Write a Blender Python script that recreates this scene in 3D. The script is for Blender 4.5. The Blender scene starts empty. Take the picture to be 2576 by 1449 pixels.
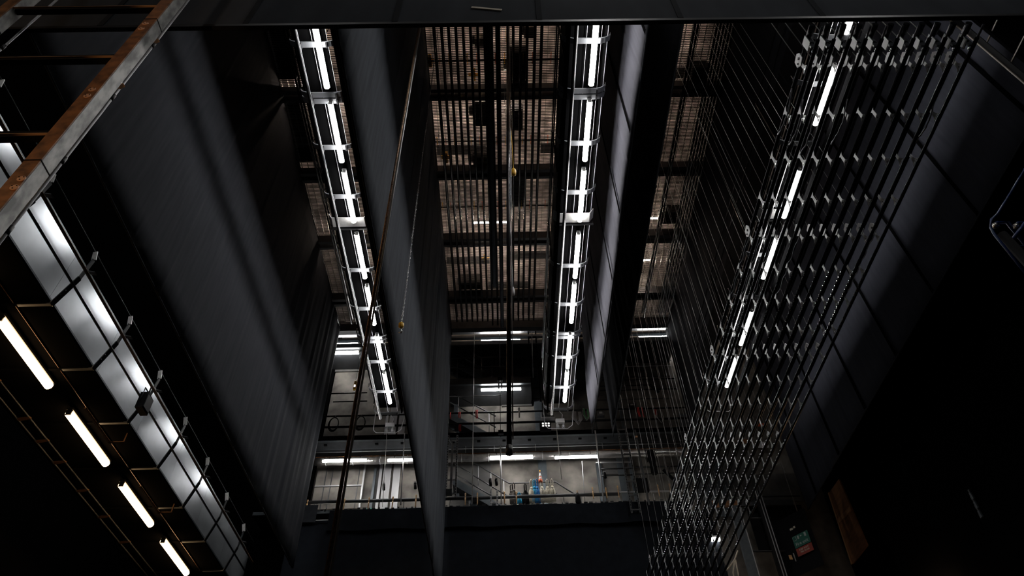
import bpy, bmesh, math, random
from mathutils import Vector, Matrix
random.seed(7)
C = bpy.context.scene.collection
# ---------------------------------------------------------------- camera
W, H, FPX = 2576, 1449, 1753.0
XC = Vector((0.99954662, -0.02135783, 0.0212226))      # world X, Y, Z in camera axes (right, down, forward)
YC = Vector((0.00078798, 0.72317193, 0.69066761))
ZC = Vector((-0.03009875, -0.69033775, 0.72286089))
def ray(u, v):
    d = Vector(((u - 1288) / FPX, (v - 724.5) / FPX, 1))
    return Vector((d.dot(XC), d.dot(YC), d.dot(ZC)))
def at(u, v, X=None, Y=None, Z=None):                  # the point where a sight line meets a plane of the hall
    r = ray(u, v)
    t = X / r.x if X is not None else (Y / r.y if Y is not None else Z / r.z)
    return r * t
cam_d = bpy.data.cameras.new('camera'); cam = bpy.data.objects.new('camera', cam_d); C.objects.link(cam)
cam_d.sensor_width = 36; cam_d.lens = FPX / W * 36; cam_d.clip_start = .05; cam_d.clip_end = 200
cam.matrix_world = Matrix(((XC.x, -XC.y, -XC.z, 0), (YC.x, -YC.y, -YC.z, 0), (ZC.x, -ZC.y, -ZC.z, 0), (0, 0, 0, 1)))
bpy.context.scene.camera = cam
# ---------------------------------------------------------------- world, view
wd = bpy.data.worlds.new('dark_air'); bpy.context.scene.world = wd; wd.use_nodes = True
wd.node_tree.nodes['Background'].inputs[0].default_value = (0, 0, 0, 1)
vs = bpy.context.scene.view_settings
vs.view_transform = 'Standard'; vs.look = 'None'; vs.exposure = 0; vs.gamma = 1; vs.use_curve_mapping = False
L_WHITE, L_WARM, L_GRID = 44.0, 15.0, 125.0             # strength of the tube lights (each is built in tube_light)
bpy.context.scene.cycles.adaptive_threshold = .02; bpy.context.scene.cycles.max_bounces = 6; bpy.context.scene.cycles.diffuse_bounces = 3; bpy.context.scene.cycles.glossy_bounces = 2
GRID = 20.6                                            # heights are measured from the camera, 1.6 m above the stage floor
FLOOR = -1.6
# ---------------------------------------------------------------- materials
MATS = {}
def mat(name, col, rough=.6, metal=0, noise=0, scale=8, col2=None, stretch=(1, 1, 1), emit=0, bump=0, spec=.5, coord='Object'):
    m = bpy.data.materials.new(name); m.use_nodes = True; nt = m.node_tree; b = nt.nodes['Principled BSDF']
    b.inputs['Roughness'].default_value = rough; b.inputs['Metallic'].default_value = metal
    b.inputs['Specular IOR Level'].default_value = spec
    b.inputs['Base Color'].default_value = (*col, 1)
    if noise or col2 or bump:
        tc = nt.nodes.new('ShaderNodeTexCoord'); mp = nt.nodes.new('ShaderNodeMapping'); nz = nt.nodes.new('ShaderNodeTexNoise')
        nt.links.new(tc.outputs[coord], mp.inputs[0]); mp.inputs['Scale'].default_value = stretch
        nt.links.new(mp.outputs[0], nz.inputs['Vector']); nz.inputs['Scale'].default_value = scale; nz.inputs['Detail'].default_value = 6
        if col2 or noise:
            cr = nt.nodes.new('ShaderNodeValToRGB'); nt.links.new(nz.outputs['Fac'], cr.inputs[0])
            c2 = col2 or tuple(min(1, c * (1 + noise)) for c in col); c1 = col if col2 else tuple(c * (1 - noise) for c in col)
            cr.color_ramp.elements[0].color = (*c1, 1); cr.color_ramp.elements[1].color = (*c2, 1)
            cr.color_ramp.elements[0].position = .35; cr.color_ramp.elements[1].position = .65
            nt.links.new(cr.outputs[0], b.inputs['Base Color'])
        if bump:
            bp = nt.nodes.new('ShaderNodeBump'); bp.inputs['Strength'].default_value = bump; bp.inputs['Distance'].default_value = .02
            nt.links.new(nz.outputs['Fac'], bp.inputs['Height']); nt.links.new(bp.outputs[0], b.inputs['Normal'])
    if emit:
        b.inputs['Emission Color'].default_value = (*col, 1); b.inputs['Emission Strength'].default_value = emit
    MATS[name] = m; return m
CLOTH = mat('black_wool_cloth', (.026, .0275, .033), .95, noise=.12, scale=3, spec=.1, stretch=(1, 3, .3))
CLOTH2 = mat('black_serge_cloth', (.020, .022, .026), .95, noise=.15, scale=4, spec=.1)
VOID = mat('unlit_black', (.0028, .0028, .003), 1, spec=0)  # shade put into the colour of surfaces; also the seam bands
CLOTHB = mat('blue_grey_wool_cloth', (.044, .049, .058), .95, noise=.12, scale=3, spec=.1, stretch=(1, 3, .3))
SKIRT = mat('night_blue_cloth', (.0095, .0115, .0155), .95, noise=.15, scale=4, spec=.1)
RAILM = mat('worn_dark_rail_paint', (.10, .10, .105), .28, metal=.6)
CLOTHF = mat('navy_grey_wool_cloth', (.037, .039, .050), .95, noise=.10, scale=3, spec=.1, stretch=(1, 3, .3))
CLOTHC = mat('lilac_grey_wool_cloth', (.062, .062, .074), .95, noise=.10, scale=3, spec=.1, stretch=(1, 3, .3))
HOOP = mat('grey_hoop_paint', (.125, .13, .14), .5)
BRK = mat('light_zinc_bracket', (.72, .72, .72), .5, metal=.1)
EDGE = mat('dull_bronze_edge', (.20, .165, .13), .5)
BLACK = mat('black_paint', (.012, .012, .014), .45)
MATT = mat('matt_black_paint', (.008, .008, .009), .85, spec=.08)
DARK = mat('dark_grey_paint', (.035, .038, .042), .5, noise=.25, scale=4)
PIPE = mat('black_steel_pipe', (.030, .030, .032), .26, metal=.5)
STEELB = mat('blue_grey_steel', (.085, .10, .112), .45, metal=.3, noise=.1)
ALU = mat('dull_aluminium', (.42, .42, .43), .45, metal=.35)
ZINC = mat('zinc_plate', (.46, .46, .45), .5, metal=.3, noise=.08, scale=20)
GALV = mat('galvanised_steel', (.52, .52, .50), .5, metal=.35, scale=11, col2=(.20, .20, .195), stretch=(1, 1, .5))
SHEET = mat('brushed_sheet_metal', (.60, .64, .68), .34, metal=.8, noise=.06, scale=2)
CHROME = mat('bright_steel', (.75, .75, .75), .25, metal=.9)
WIRE = mat('steel_wire_rope', (.62, .61, .58), .4, metal=.2)
ROPE = mat('brown_steel_rope', (.36, .22, .14), .45, metal=.4, noise=.5, scale=40)
CONC = mat('stained_concrete', (.07, .064, .057), .85, scale=1.3, col2=(.23, .21, .185), bump=.3)
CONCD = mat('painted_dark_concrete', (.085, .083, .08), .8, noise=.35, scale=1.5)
ROOF = mat('roof_slab_concrete', (.52, .45, .42), .9, noise=.6, scale=2.2)
GRATE = mat('grid_deck_steel', (.06, .053, .05), .5, metal=.3)
BROWN = mat('brown_steel', (.26, .11, .04), .55, noise=.5, scale=9)
BROWNP = mat('warm_lit_brown', (.17, .09, .045), .35, metal=.4)  # warm lamp light on the gallery steel is put into this brown
COPPER = mat('copper_plate', (.85, .50, .33), .5, metal=.1)
FOIL = mat('foil_lagging', (.62, .60, .58), .28, metal=.9, bump=.9, scale=9, noise=.1)
WHITE = mat('white_enamel', (.7, .7, .7), .4)
WOOD = mat('pale_turned_wood', (.50, .30, .14), .5, noise=.3, scale=12)
PLY = mat('plywood_board', (.36, .17, .075), .6, noise=.2, scale=2.5, stretch=(1, 1, 4))
PLYE = mat('plywood_batten', (.55, .30, .15), .6)
BLUER = mat('blue_rope', (.02, .20, .55), .7, noise=.25, scale=25); CYANR = mat('light_blue_rope', (.02, .35, .60), .7, noise=.25, scale=25)
WHITER = mat('natural_rope', (.60, .55, .44), .8, noise=.15, scale=25); GREYR = mat('grey_brown_rope', (.10, .085, .075), .8, noise=.2, scale=20)
RED = mat('red_strap', (.55, .02, .012), .6); ORANGE = mat('orange_paint', (.75, .14, .05), .5); YELLOW = mat('yellow_paint', (.80, .42, .02), .45)
YELLG = mat('amber_plastic', (.9, .50, .05), .35); GREEN = mat('green_sign', (.0, .10, .065), .5); GREENC = mat('green_cable', (.10, .42, .16), .5)
REDS = mat('red_sign', (.26, .025, .01), .5); MINT = mat('mint_panel', (.16, .52, .40), .6); BLUEP = mat('blue_gloss_paint', (.004, .03, .16), .35)
TAPE = mat('cream_tape', (.62, .56, .46), .7); BLUEG = mat('blue_clip', (.02, .10, .5), .5)
T_WHITE = mat('white_tube_light', (1, .985, .96), 0, emit=L_WHITE); T_WARM = mat('warm_tube_light', (1, .64, .33), 0, emit=L_WARM)
T_BOARD = mat('added_board_light', (1, .66, .38), 0, emit=34); T_FLOOR = mat('added_washer_light', (1, .94, .84), 0, emit=16); T_GRID = mat('loft_tube_light', (1, .80, .64), 0, emit=L_GRID); LETTER = mat('white_lettering', (.40, .45, .43), .6); LENS = mat('lamp_lens', (.9, .88, .85), .15, emit=1.2)
# ---------------------------------------------------------------- mesh helpers
class MB:
    def __init__(s): s.v, s.f, s.sm = [], [], []
    def add(s, vs, fs, smooth=False):
        n = len(s.v); s.v += [tuple(p) for p in vs]; s.f += [tuple(i + n for i in f) for f in fs]; s.sm += [smooth] * len(fs); return s
    def box(s, x0, x1, y0, y1, z0, z1):
        return s.add([(x, y, z) for z in (z0, z1) for y in (y0, y1) for x in (x0, x1)],
                     [(0, 2, 3, 1), (4, 5, 7, 6), (0, 1, 5, 4), (2, 6, 7, 3), (0, 4, 6, 2), (1, 3, 7, 5)])
    def cbox(s, c, sx, sy, sz): return s.box(c[0] - sx / 2, c[0] + sx / 2, c[1] - sy / 2, c[1] + sy / 2, c[2] - sz / 2, c[2] + sz / 2)
    def bar(s, a, b, w, h, up=(0, 0, 1)):
        a, b = Vector(a), Vector(b); d = (b - a).normalized(); u = Vector(up)
        if abs(d.dot(u)) > .99: u = Vector((0, 1, 0))
        r = d.cross(u).normalized(); u = r.cross(d)
        vs = [p + r * (sx * w / 2) + u * (sy * h / 2) for p in (a, b) for sx, sy in ((-1, -1), (1, -1), (1, 1), (-1, 1))]
        return s.add(vs, [(0, 3, 2, 1), (4, 5, 6, 7), (0, 1, 5, 4), (1, 2, 6, 5), (2, 3, 7, 6), (3, 0, 4, 7)])
    def tube(s, pts, r, n=8, r2=None):
        pts = [Vector(p) for p in pts]; rings = []; m = len(pts)
        for i, p in enumerate(pts):
            d = (pts[min(i + 1, m - 1)] - pts[max(i - 1, 0)]).normalized()
            u = Vector((0, 0, 1)) if abs(d.z) < .9 else Vector((0, 1, 0))
            a = d.cross(u).normalized(); b = a.cross(d)
            rr = r if r2 is None else r + (r2 - r) * i / (m - 1)
            rings.append([p + (a * math.cos(t) + b * math.sin(t)) * rr for t in [2 * math.pi * k / n for k in range(n)]])
        fs = [(i * n + k, i * n + (k + 1) % n, (i + 1) * n + (k + 1) % n, (i + 1) * n + k) for i in range(m - 1) for k in range(n)]
        k0 = len(s.v); s.add([q for g in rings for q in g], fs, True)
        s.f += [tuple(k0 + k for k in range(n - 1, -1, -1)), tuple(k0 + (m - 1) * n + k for k in range(n))]; s.sm += [False, False]
        return s
    def prism(s, poly, axis, a, b):                      # poly in the two other axes, extruded along axis from a to b
        def P(p, t): return {'x': (t, p[0], p[1]), 'y': (p[0], t, p[1]), 'z': (p[0], p[1], t)}[axis]
        n = len(poly); vs = [P(p, a) for p in poly] + [P(p, b) for p in poly]
        return s.add(vs, [tuple(range(n))[::-1], tuple(range(n, 2 * n))] + [(i, (i + 1) % n, n + (i + 1) % n, n + i) for i in range(n)])
    def lathe(s, c, prof, n=14, axis='z'):               # profile [(r, h)] about an axis through c
        vs = []
        for r, h in prof:
            for k in range(n):
                t = 2 * math.pi * k / n; a, b = r * math.cos(t), r * math.sin(t)
                vs.append((c[0] + a, c[1] + b, c[2] + h) if axis == 'z' else ((c[0] + a, c[1] + h, c[2] + b) if axis == 'y' else (c[0] + h, c[1] + a, c[2] + b)))
        m = len(prof); k0 = len(s.v)
        s.add(vs, [(i * n + k, i * n + (k + 1) % n, (i + 1) * n + (k + 1) % n, (i + 1) * n + k) for i in range(m - 1) for k in range(n)], True)
        s.f += [tuple(k0 + k for k in range(n - 1, -1, -1)), tuple(k0 + (m - 1) * n + k for k in range(n))]; s.sm += [False, False]
        return s
    def build(s, name, m, parent=None, origin=None):
        me = bpy.data.meshes.new(name); o = Vector(origin) if origin is not None else Vector((0, 0, 0))
        me.from_pydata([tuple(Vector(v) - o) for v in s.v], [], s.f); me.polygons.foreach_set('use_smooth', s.sm)
        bm = bmesh.new(); bm.from_mesh(me); bmesh.ops.recalc_face_normals(bm, faces=bm.faces); bm.to_mesh(me); bm.free()
        me.materials.append(m); ob = bpy.data.objects.new(name, me); C.objects.link(ob); ob.location = o
        if parent is not None: ob.parent = parent; ob.location = o - world_loc(parent)
        return ob
def world_loc(o):
    p = Vector(o.location)
    while o.parent: o = o.parent; p += Vector(o.location)
    return p
def tag(o, label=None, cat=None, group=None, kind=None):
    if label: o['label'] = label
    if cat: o['category'] = cat
    if group: o['group'] = group
    if kind: o['kind'] = kind
    return o
def thing(name, loc, label, cat, group=None):
    o = bpy.data.objects.new(name, None); o.empty_display_size = .1; C.objects.link(o); o.location = loc
    return tag(o, label, cat, group)
def struct(name, mb, m, parent=None):
    o = mb.build(name, m, parent)
    if parent is None: o['kind'] = 'structure'
    return o
ORD = ['first', 'second', 'third', 'fourth', 'fifth', 'sixth', 'seventh', 'eighth', 'ninth', 'tenth', 'eleventh', 'twelfth', 'thirteenth', 'fourteenth', 'fifteenth',
       'sixteenth', 'seventeenth', 'eighteenth', 'nineteenth', 'twentieth']
# ---------------------------------------------------------------- setting
YW = 23.9                                               # back wall
struct('floor', MB().box(-14, 15, -6, 25, FLOOR - .3, FLOOR), MATT)
struct('wall_left', MB().box(-14.3, -14, -6, 25, FLOOR, 25), VOID)
struct('wall_right', MB().box(12.2, 12.5, -6, 25, FLOOR, 25), VOID)
struct('wall_front', MB().box(-14, 12.5, -6.3, -6, FLOOR, 25), MATT)
wb = MB()
wb.box(-7.2, 7.3, YW, YW + .3, FLOOR, 25)
struct('wall_back', wb, CONC)
struct('wall_back_left', MB().box(-14, -7.22, YW - .1, YW + .3, FLOOR, 25), VOID)  # unlit end of the back wall, its shade put into the colour
struct('wall_back_right', MB().box(7.32, 12.5, YW, YW + .3, FLOOR, 25), CONC)
struct('ceiling', MB().box(-14.3, 12.5, -6.3, 24.2, 22.9, 23.2), ROOF)
# ---------------------------------------------------------------- drapes
def drape(name, x, y0, y1, z0, z1, fold=.02, seam=1.35, ends=None, m=CLOTH, dy=.06, seed=1, wave=0, strips=0, label='', group='tall black masking cloths'):
    rnd = random.Random(seed); n = int((y1 - y0) / dy); rows = 14
    ph = [rnd.uniform(0, 6.28) for _ in range(6)]; fr = [rnd.uniform(2.2, 5.5) for _ in range(3)] + [rnd.uniform(7, 13) for _ in range(3)]
    vs = []; 
    for side in (0, 1):
        for j in range(rows + 1):
            z = z0 + (z1 - z0) * j / rows
            for i in range(n + 1):
                y = y0 + (y1 - y0) * i / n
                if ends: y = min(y, ends(z))
                far = max(0, (y - y0) / (y1 - y0) - .45) / .55
                d = fold * (.12 + far ** 1.6) * sum(math.sin(y * f + p + .15 * z * (k % 3)) for k, (f, p) in enumerate(zip(fr, ph))) * (1 - .45 * (z - z0) / (z1 - z0))
                d += wave * math.sin(y * .55 + z * .35 + ph[0])
                s = (y / seam) % 1
                if s < .05: d += .018
                vs.append((x + d + (.012 if side else 0), y, z))
    fs = []; nn = n + 1; off = nn * (rows + 1)
    for j in range(rows):
        for i in range(n):
            a = j * nn + i; fs.append((a, a + 1, a + nn + 1, a + nn)); fs.append((off + a, off + a + nn, off + a + nn + 1, off + a + 1))
    for j in range(rows):
        for i in (0, n):
            a = j * nn + i; fs.append((a, a + nn, off + a + nn, off + a))
    for i in range(n):
        for j in (0, rows):
            a = j * nn + i; fs.append((a, a + 1, off + a + 1, off + a))
    mb = MB().add(vs, fs, True)
    t = thing(name, (x, (y0 + y1) / 2, z0), label, 'drape', group)
    mb.build('cloth', m, t)
    y = y0 + .9
    while strips and y < y1 - .8:
        e = min(y, (ends(z1) if ends else y1) - .3); w = wave * math.sin(y * .55 + z0 * .35 + ph[0]); MB().bar((x - .035 + min(w, 0), y, z0 + .03), (x - .035, min(y, e), z1), .10, .006, (1, 0, 0)).build('seam_band', VOID, t); y += strips
    MB().tube([(x, y0, z0 + .015), (x, ends(z0) if ends else y1, z0 + .015)], .018, 8).build('bottom_hem', CLOTH2, t)
    MB().tube([(x, y0, z1 + .03), (x, ends(z1) if ends else y1, z1 + .03)], .03, 8).build('top_pipe', PIPE, t)
    return t
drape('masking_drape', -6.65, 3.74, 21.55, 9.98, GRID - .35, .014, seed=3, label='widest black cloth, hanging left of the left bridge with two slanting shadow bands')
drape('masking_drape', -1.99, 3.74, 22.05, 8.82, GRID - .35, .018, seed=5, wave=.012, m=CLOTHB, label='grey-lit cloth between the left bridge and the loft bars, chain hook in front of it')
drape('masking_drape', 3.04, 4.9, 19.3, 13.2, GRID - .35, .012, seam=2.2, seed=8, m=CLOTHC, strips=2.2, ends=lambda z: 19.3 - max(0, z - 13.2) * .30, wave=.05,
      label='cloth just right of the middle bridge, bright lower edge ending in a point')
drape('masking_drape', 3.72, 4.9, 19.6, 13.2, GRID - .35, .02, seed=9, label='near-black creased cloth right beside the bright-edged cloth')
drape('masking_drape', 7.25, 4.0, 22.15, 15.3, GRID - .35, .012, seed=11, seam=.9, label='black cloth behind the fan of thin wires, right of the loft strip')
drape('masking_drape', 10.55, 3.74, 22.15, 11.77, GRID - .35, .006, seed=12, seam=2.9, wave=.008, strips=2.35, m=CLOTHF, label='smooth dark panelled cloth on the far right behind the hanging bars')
# header across the top of the picture
YH = 3.65
hb = thing('header_border', (0, YH, 8.62), 'black border panel crossing the whole top edge of the photo', 'border')
xs = [-7.8] + [at(u, 30, Y=YH).x for u in (290, 640, 1003, 1358, 1708, 2064)] + [9.5]
for a, b in zip(xs, xs[1:]): MB().box(a + .006, b - .006, YH, YH + .025, 8.72, 11).build('cloth_panel', CLOTHB, hb)
MB().box(-7.8, 9.5, YH - .01, YH + .045, 8.655, 8.715).build('bottom_rail', BLACK, hb)
for x in xs[1:-1]: MB().bar((x - .02, YH - .008, 8.72), (x + .03, YH - .008, 11), .012, .07, (1, 0, 0)).build('seam_strip', CLOTH2, hb)
a, b = at(1186, 18, Y=YH - .012), at(1262, 25, Y=YH - .012)
tag(MB().bar(a, b, .008, .045, (0, 0, 1)).build('tape_strip', TAPE, None), 'short strip of cream tape stuck on the black border', 'tape')
# ---------------------------------------------------------------- tube lights
def tube_light(axis, c, length, r, m, label, group, body=ZINC, hang=.2):
    t = thing('tube_light', c, label, 'light', group)
    x, y, z = c; h = length / 2
    for s in (-1, 1):
        a = (x, y + s * h * .7, z + r) if axis == 'y' else (x + s * h * .7, y, z + r)
        if hang: MB().tube([a, (a[0], a[1], z + hang)], .012, 6).build('hanger', BLACK, t)
    if axis == 'y':
        MB().tube([(x, y - h, z), (x, y + h, z)], r, 10).build('glowing_tube', m, t)
        MB().box(x - r * .8, x + r * .8, y - h - .05, y + h + .05, z + r * .9, z + r * .9 + .05).build('housing', body, t)
        for s in (-1, 1): MB().box(x - r * .7, x + r * .7, y + s * (h + .012) - .012, y + s * (h + .012) + .012, z - r * .6, z + r).build('end_cap', body, t)
    else:
        MB().tube([(x - h, y, z), (x + h, y, z)], r, 10).build('glowing_tube', m, t)
        MB().box(x - h - .05, x + h + .05, y - r * .8, y + r * .8, z + r * .9, z + r * .9 + .05).build('housing', body, t)
        for s in (-1, 1): MB().box(x + s * (h + .012) - .012, x + s * (h + .012) + .012, y - r * .7, y + r * .7, z - r * .6, z + r).build('end_cap', body, t)
    return t
# ---------------------------------------------------------------- lighting bridges
ZB = 14.3
MH = [.333, .36, .4565, .539, .5495, .635, .736, .912, 1.019, 1.108, 1.120, 1.1865, 1.2934, 1.3785]
def bridge(x0, label, side, y_end=19.75, skirt=None, hoops=MH):
    t = thing('lighting_bridge', (x0, y_end, ZB), label, 'bridge', 'suspended lighting bridges')
    def ob(mb, n, m, p=t): return mb.build(n, m, p)
    ys = -3.5
    ob(MB().box(x0 - .52, x0 + .13, ys, y_end - .35, ZB + .22, ZB + .30), 'floor_plate', VOID)
    # side walls with dark panels between posts
    for sx, n in (((x0 - .60, 'side_panel'), (x0 + .30, 'side_panel')) if side != 2 else ((x0 - .60, 'side_panel'),)):
        mb = MB(); y = ys
        while y < y_end - 1: mb.box(sx - .01, sx + .01, y + .03, min(y + 1.86, y_end - .4), ZB + .34, ZB + 1.35); y += 1.9
        ob(mb, n, MATT)
    for sx in (x0 - .62, x0 + .32):
        for z in (ZB + 1.7, ZB + 2.15): ob(MB().tube([(sx, ys, z), (sx, y_end - .4, z)], .02, 6), 'guard_rail', PIPE)
    for k in range(7):
        y = y_end - .5 - k * 3.1
        for sx in (x0 - .62, x0 + .32): ob(MB().box(sx - .02, sx + .02, y - .02, y + .02, ZB + .3, ZB + 2.2), 'post', PIPE)
        ob(MB().tube([(x0 - .15, y, ZB + .3), (x0 - .15, y, GRID)], .008, 6), 'suspension_wire', PIPE)
    # dark pipe under the floor; thin pale tubes stand in for edge highlights
    for dx, dz, r, m in ((-.42, -.05, .040, PIPE), (-.378, -.045, .006, ALU), (-.16, .16, .006, ALU), (.16, .17, .005, ALU), (.30, .20, .006, ALU)):
        ob(MB().tube([(x0 + dx, ys, ZB + dz), (x0 + dx, y_end - .1, ZB + dz)], r, 8), 'rail_and_highlight', m)
    # hoops
    for i, q in enumerate(hoops):
        y = q * 14.2
        if y > y_end: continue
        pts = [(-.68, .34), (-.66, .24), (-.60, .16), (-.44, .09), (.14, .09), (.24, .13), (.35, .23), (.38, .36)]
        w = .12
        outer = pts; mb = MB(); vs = []; th = .035
        for (dx, dz) in outer: vs += [(x0 + dx, y - w / 2, ZB + dz), (x0 + dx, y + w / 2, ZB + dz), (x0 + dx, y - w / 2, ZB + dz + th), (x0 + dx, y + w / 2, ZB + dz + th)]
        fs = []
        for k in range(len(outer) - 1):
            a, b = 4 * k, 4 * k + 4; fs += [(a, a + 1, b + 1, b), (a + 2, b + 2, b + 3, a + 3), (a, b, b + 2, a + 2), (a + 1, a + 3, b + 3, b + 1)]
        fs += [(0, 2, 3, 1), (4 * len(outer) - 4, 4 * len(outer) - 3, 4 * len(outer) - 1, 4 * len(outer) - 2)]
        hp = ob(mb.add(vs, fs), 'hoop', HOOP)
        for dx, dz in ((-.68, .36), (.38, .38)):
            ob(MB().tube([(x0 + dx, y, ZB + dz - .04), (x0 + dx, y, ZB + dz + .14)], .014, 6), 'shackle', CHROME, hp)
        ob(MB().cbox((x0 - .40, y, ZB + .03), .06, .11, .14), 'rail_clamp', BLACK, hp); ob(MB().cbox((x0 + .15, y, ZB + .07), .035, .11, .07), 'rail_clamp', BLACK, hp)
    y = .794 * 14.2
    ob(MB().prism([(x0 - .68, ZB + .25), (x0 - .58, ZB + .08), (x0 + .26, ZB + .08), (x0 + .38, ZB + .26), (x0 + .36, ZB + .28), (x0 + .25, ZB + .10), (x0 - .57, ZB + .10), (x0 - .66, ZB + .27)], 'y', y - .17, y + .13), 'cross_plate', ZINC)
    ob(MB().box(x0 - .66, x0 + .38, y + .19, y + .23, ZB + .07, ZB + .2), 'cross_bar', BLACK)
    # end frame
    ob(MB().tube([(x0 - .66, y_end + .12, ZB + .5), (x0 - .66, y_end + .12, ZB - .35), (x0 - .55, y_end + .12, ZB - .47), (x0 + .1, y_end + .12, ZB - .5), (x0 + .28, y_end + .12, ZB - .36), (x0 + .42, y_end + .12, ZB + .5)], .014, 6), 'end_rail', ALU)
    if skirt:
        sx, z0, z1 = skirt
        ob(MB().box(x0 + sx - .02, x0 + sx + .02, ys, y_end - .5, ZB + z0, ZB + z1), 'lamp_cutoff_strip', VOID)  # added strip that cuts the lamp light off the cloths
    return t
XL, XM, XR = -3.66, 2.19, 7.56
bL = bridge(XL, 'left lighting bridge with curved grey hoops and white tube lights', 0, skirt=(.36, -.15, .25))
bM = bridge(XM, 'middle lighting bridge with curved grey hoops, right of the chain-hung pipe', 1, skirt=(-.58, -.28, .25))
bR = bridge(XR, 'right lighting bridge half hidden behind the slanting bars', 2, y_end=19.0, skirt=(.33, -.42, -.06), hoops=[.333, .4565, .533, .643, .7725, .894, 1.01, 1.125, 1.2, 1.29])
for nm, x0, starts, lens in (('left', XL, [-1.7, 5.9, 7.83, 9.66, 11.62, 13.5, 15.55, 17.32], 1.52), ('middle', XM, [-1.7, .2, 2.1, 4.05, 5.9, 7.88, 9.74, 11.75, 13.57, 15.68, 17.44], 1.55),
                             ('right', XR, [-1.7, .2, 4.9, 7.1, 9.85, 12.03, 14.86, 16.95], 1.45)):
    vis = [s for s in starts if s > 4]
    for s in starts:
        if s in vis:
            k = vis.index(s); lb = 'white tube light under the %s bridge, %s from the top of the photo' % (nm, ORD[k])
        else: lb = 'added unseen white tube light under the %s bridge, above the black border' % nm  # unseen tubes ahead of the border, added to light its front
        tube_light('y', (x0, s + lens / 2, ZB), lens, .062, T_WHITE, lb, 'tube lights under the bridges')
        if s in vis:
            n = tube_light
# junction boxes with globe lamps at the ends of two bridges
for nm, x0, py, pxs in (('left', XL, 1042, (946, 973)), ('middle', XM, 1040, (1397, 1417))):
    y = 19.93; t = thing('junction_box', (x0 - .1, y, ZB - .2), 'white junction box with two small globe lamps at the end of the %s bridge' % nm, 'junction box', 'junction boxes')
    MB().cbox((x0 - .12, y, ZB - .14), .30, .10, .16).build('box_body', WHITE, t)
    for dx in (-.22, -.02):
        g = MB().lathe((x0 + dx, y, ZB - .42), [(.01, -.02), (.045, 0), (.06, .04), (.055, .09), (.03, .13), (.035, .2)], 12).build('globe', ALU, t)
        MB().tube([(x0 + dx, y, ZB - .25), (x0 + dx, y, ZB - .20)], .025, 8).build('neck', WHITE, g)
    MB().tube([(x0 - .05, y, ZB - .06), (x0 - .02, y - .02, ZB + .12), (x0 - .12, y - .05, ZB + .25)], .012, 6).build('flex_cable', WHITE, t)
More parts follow.
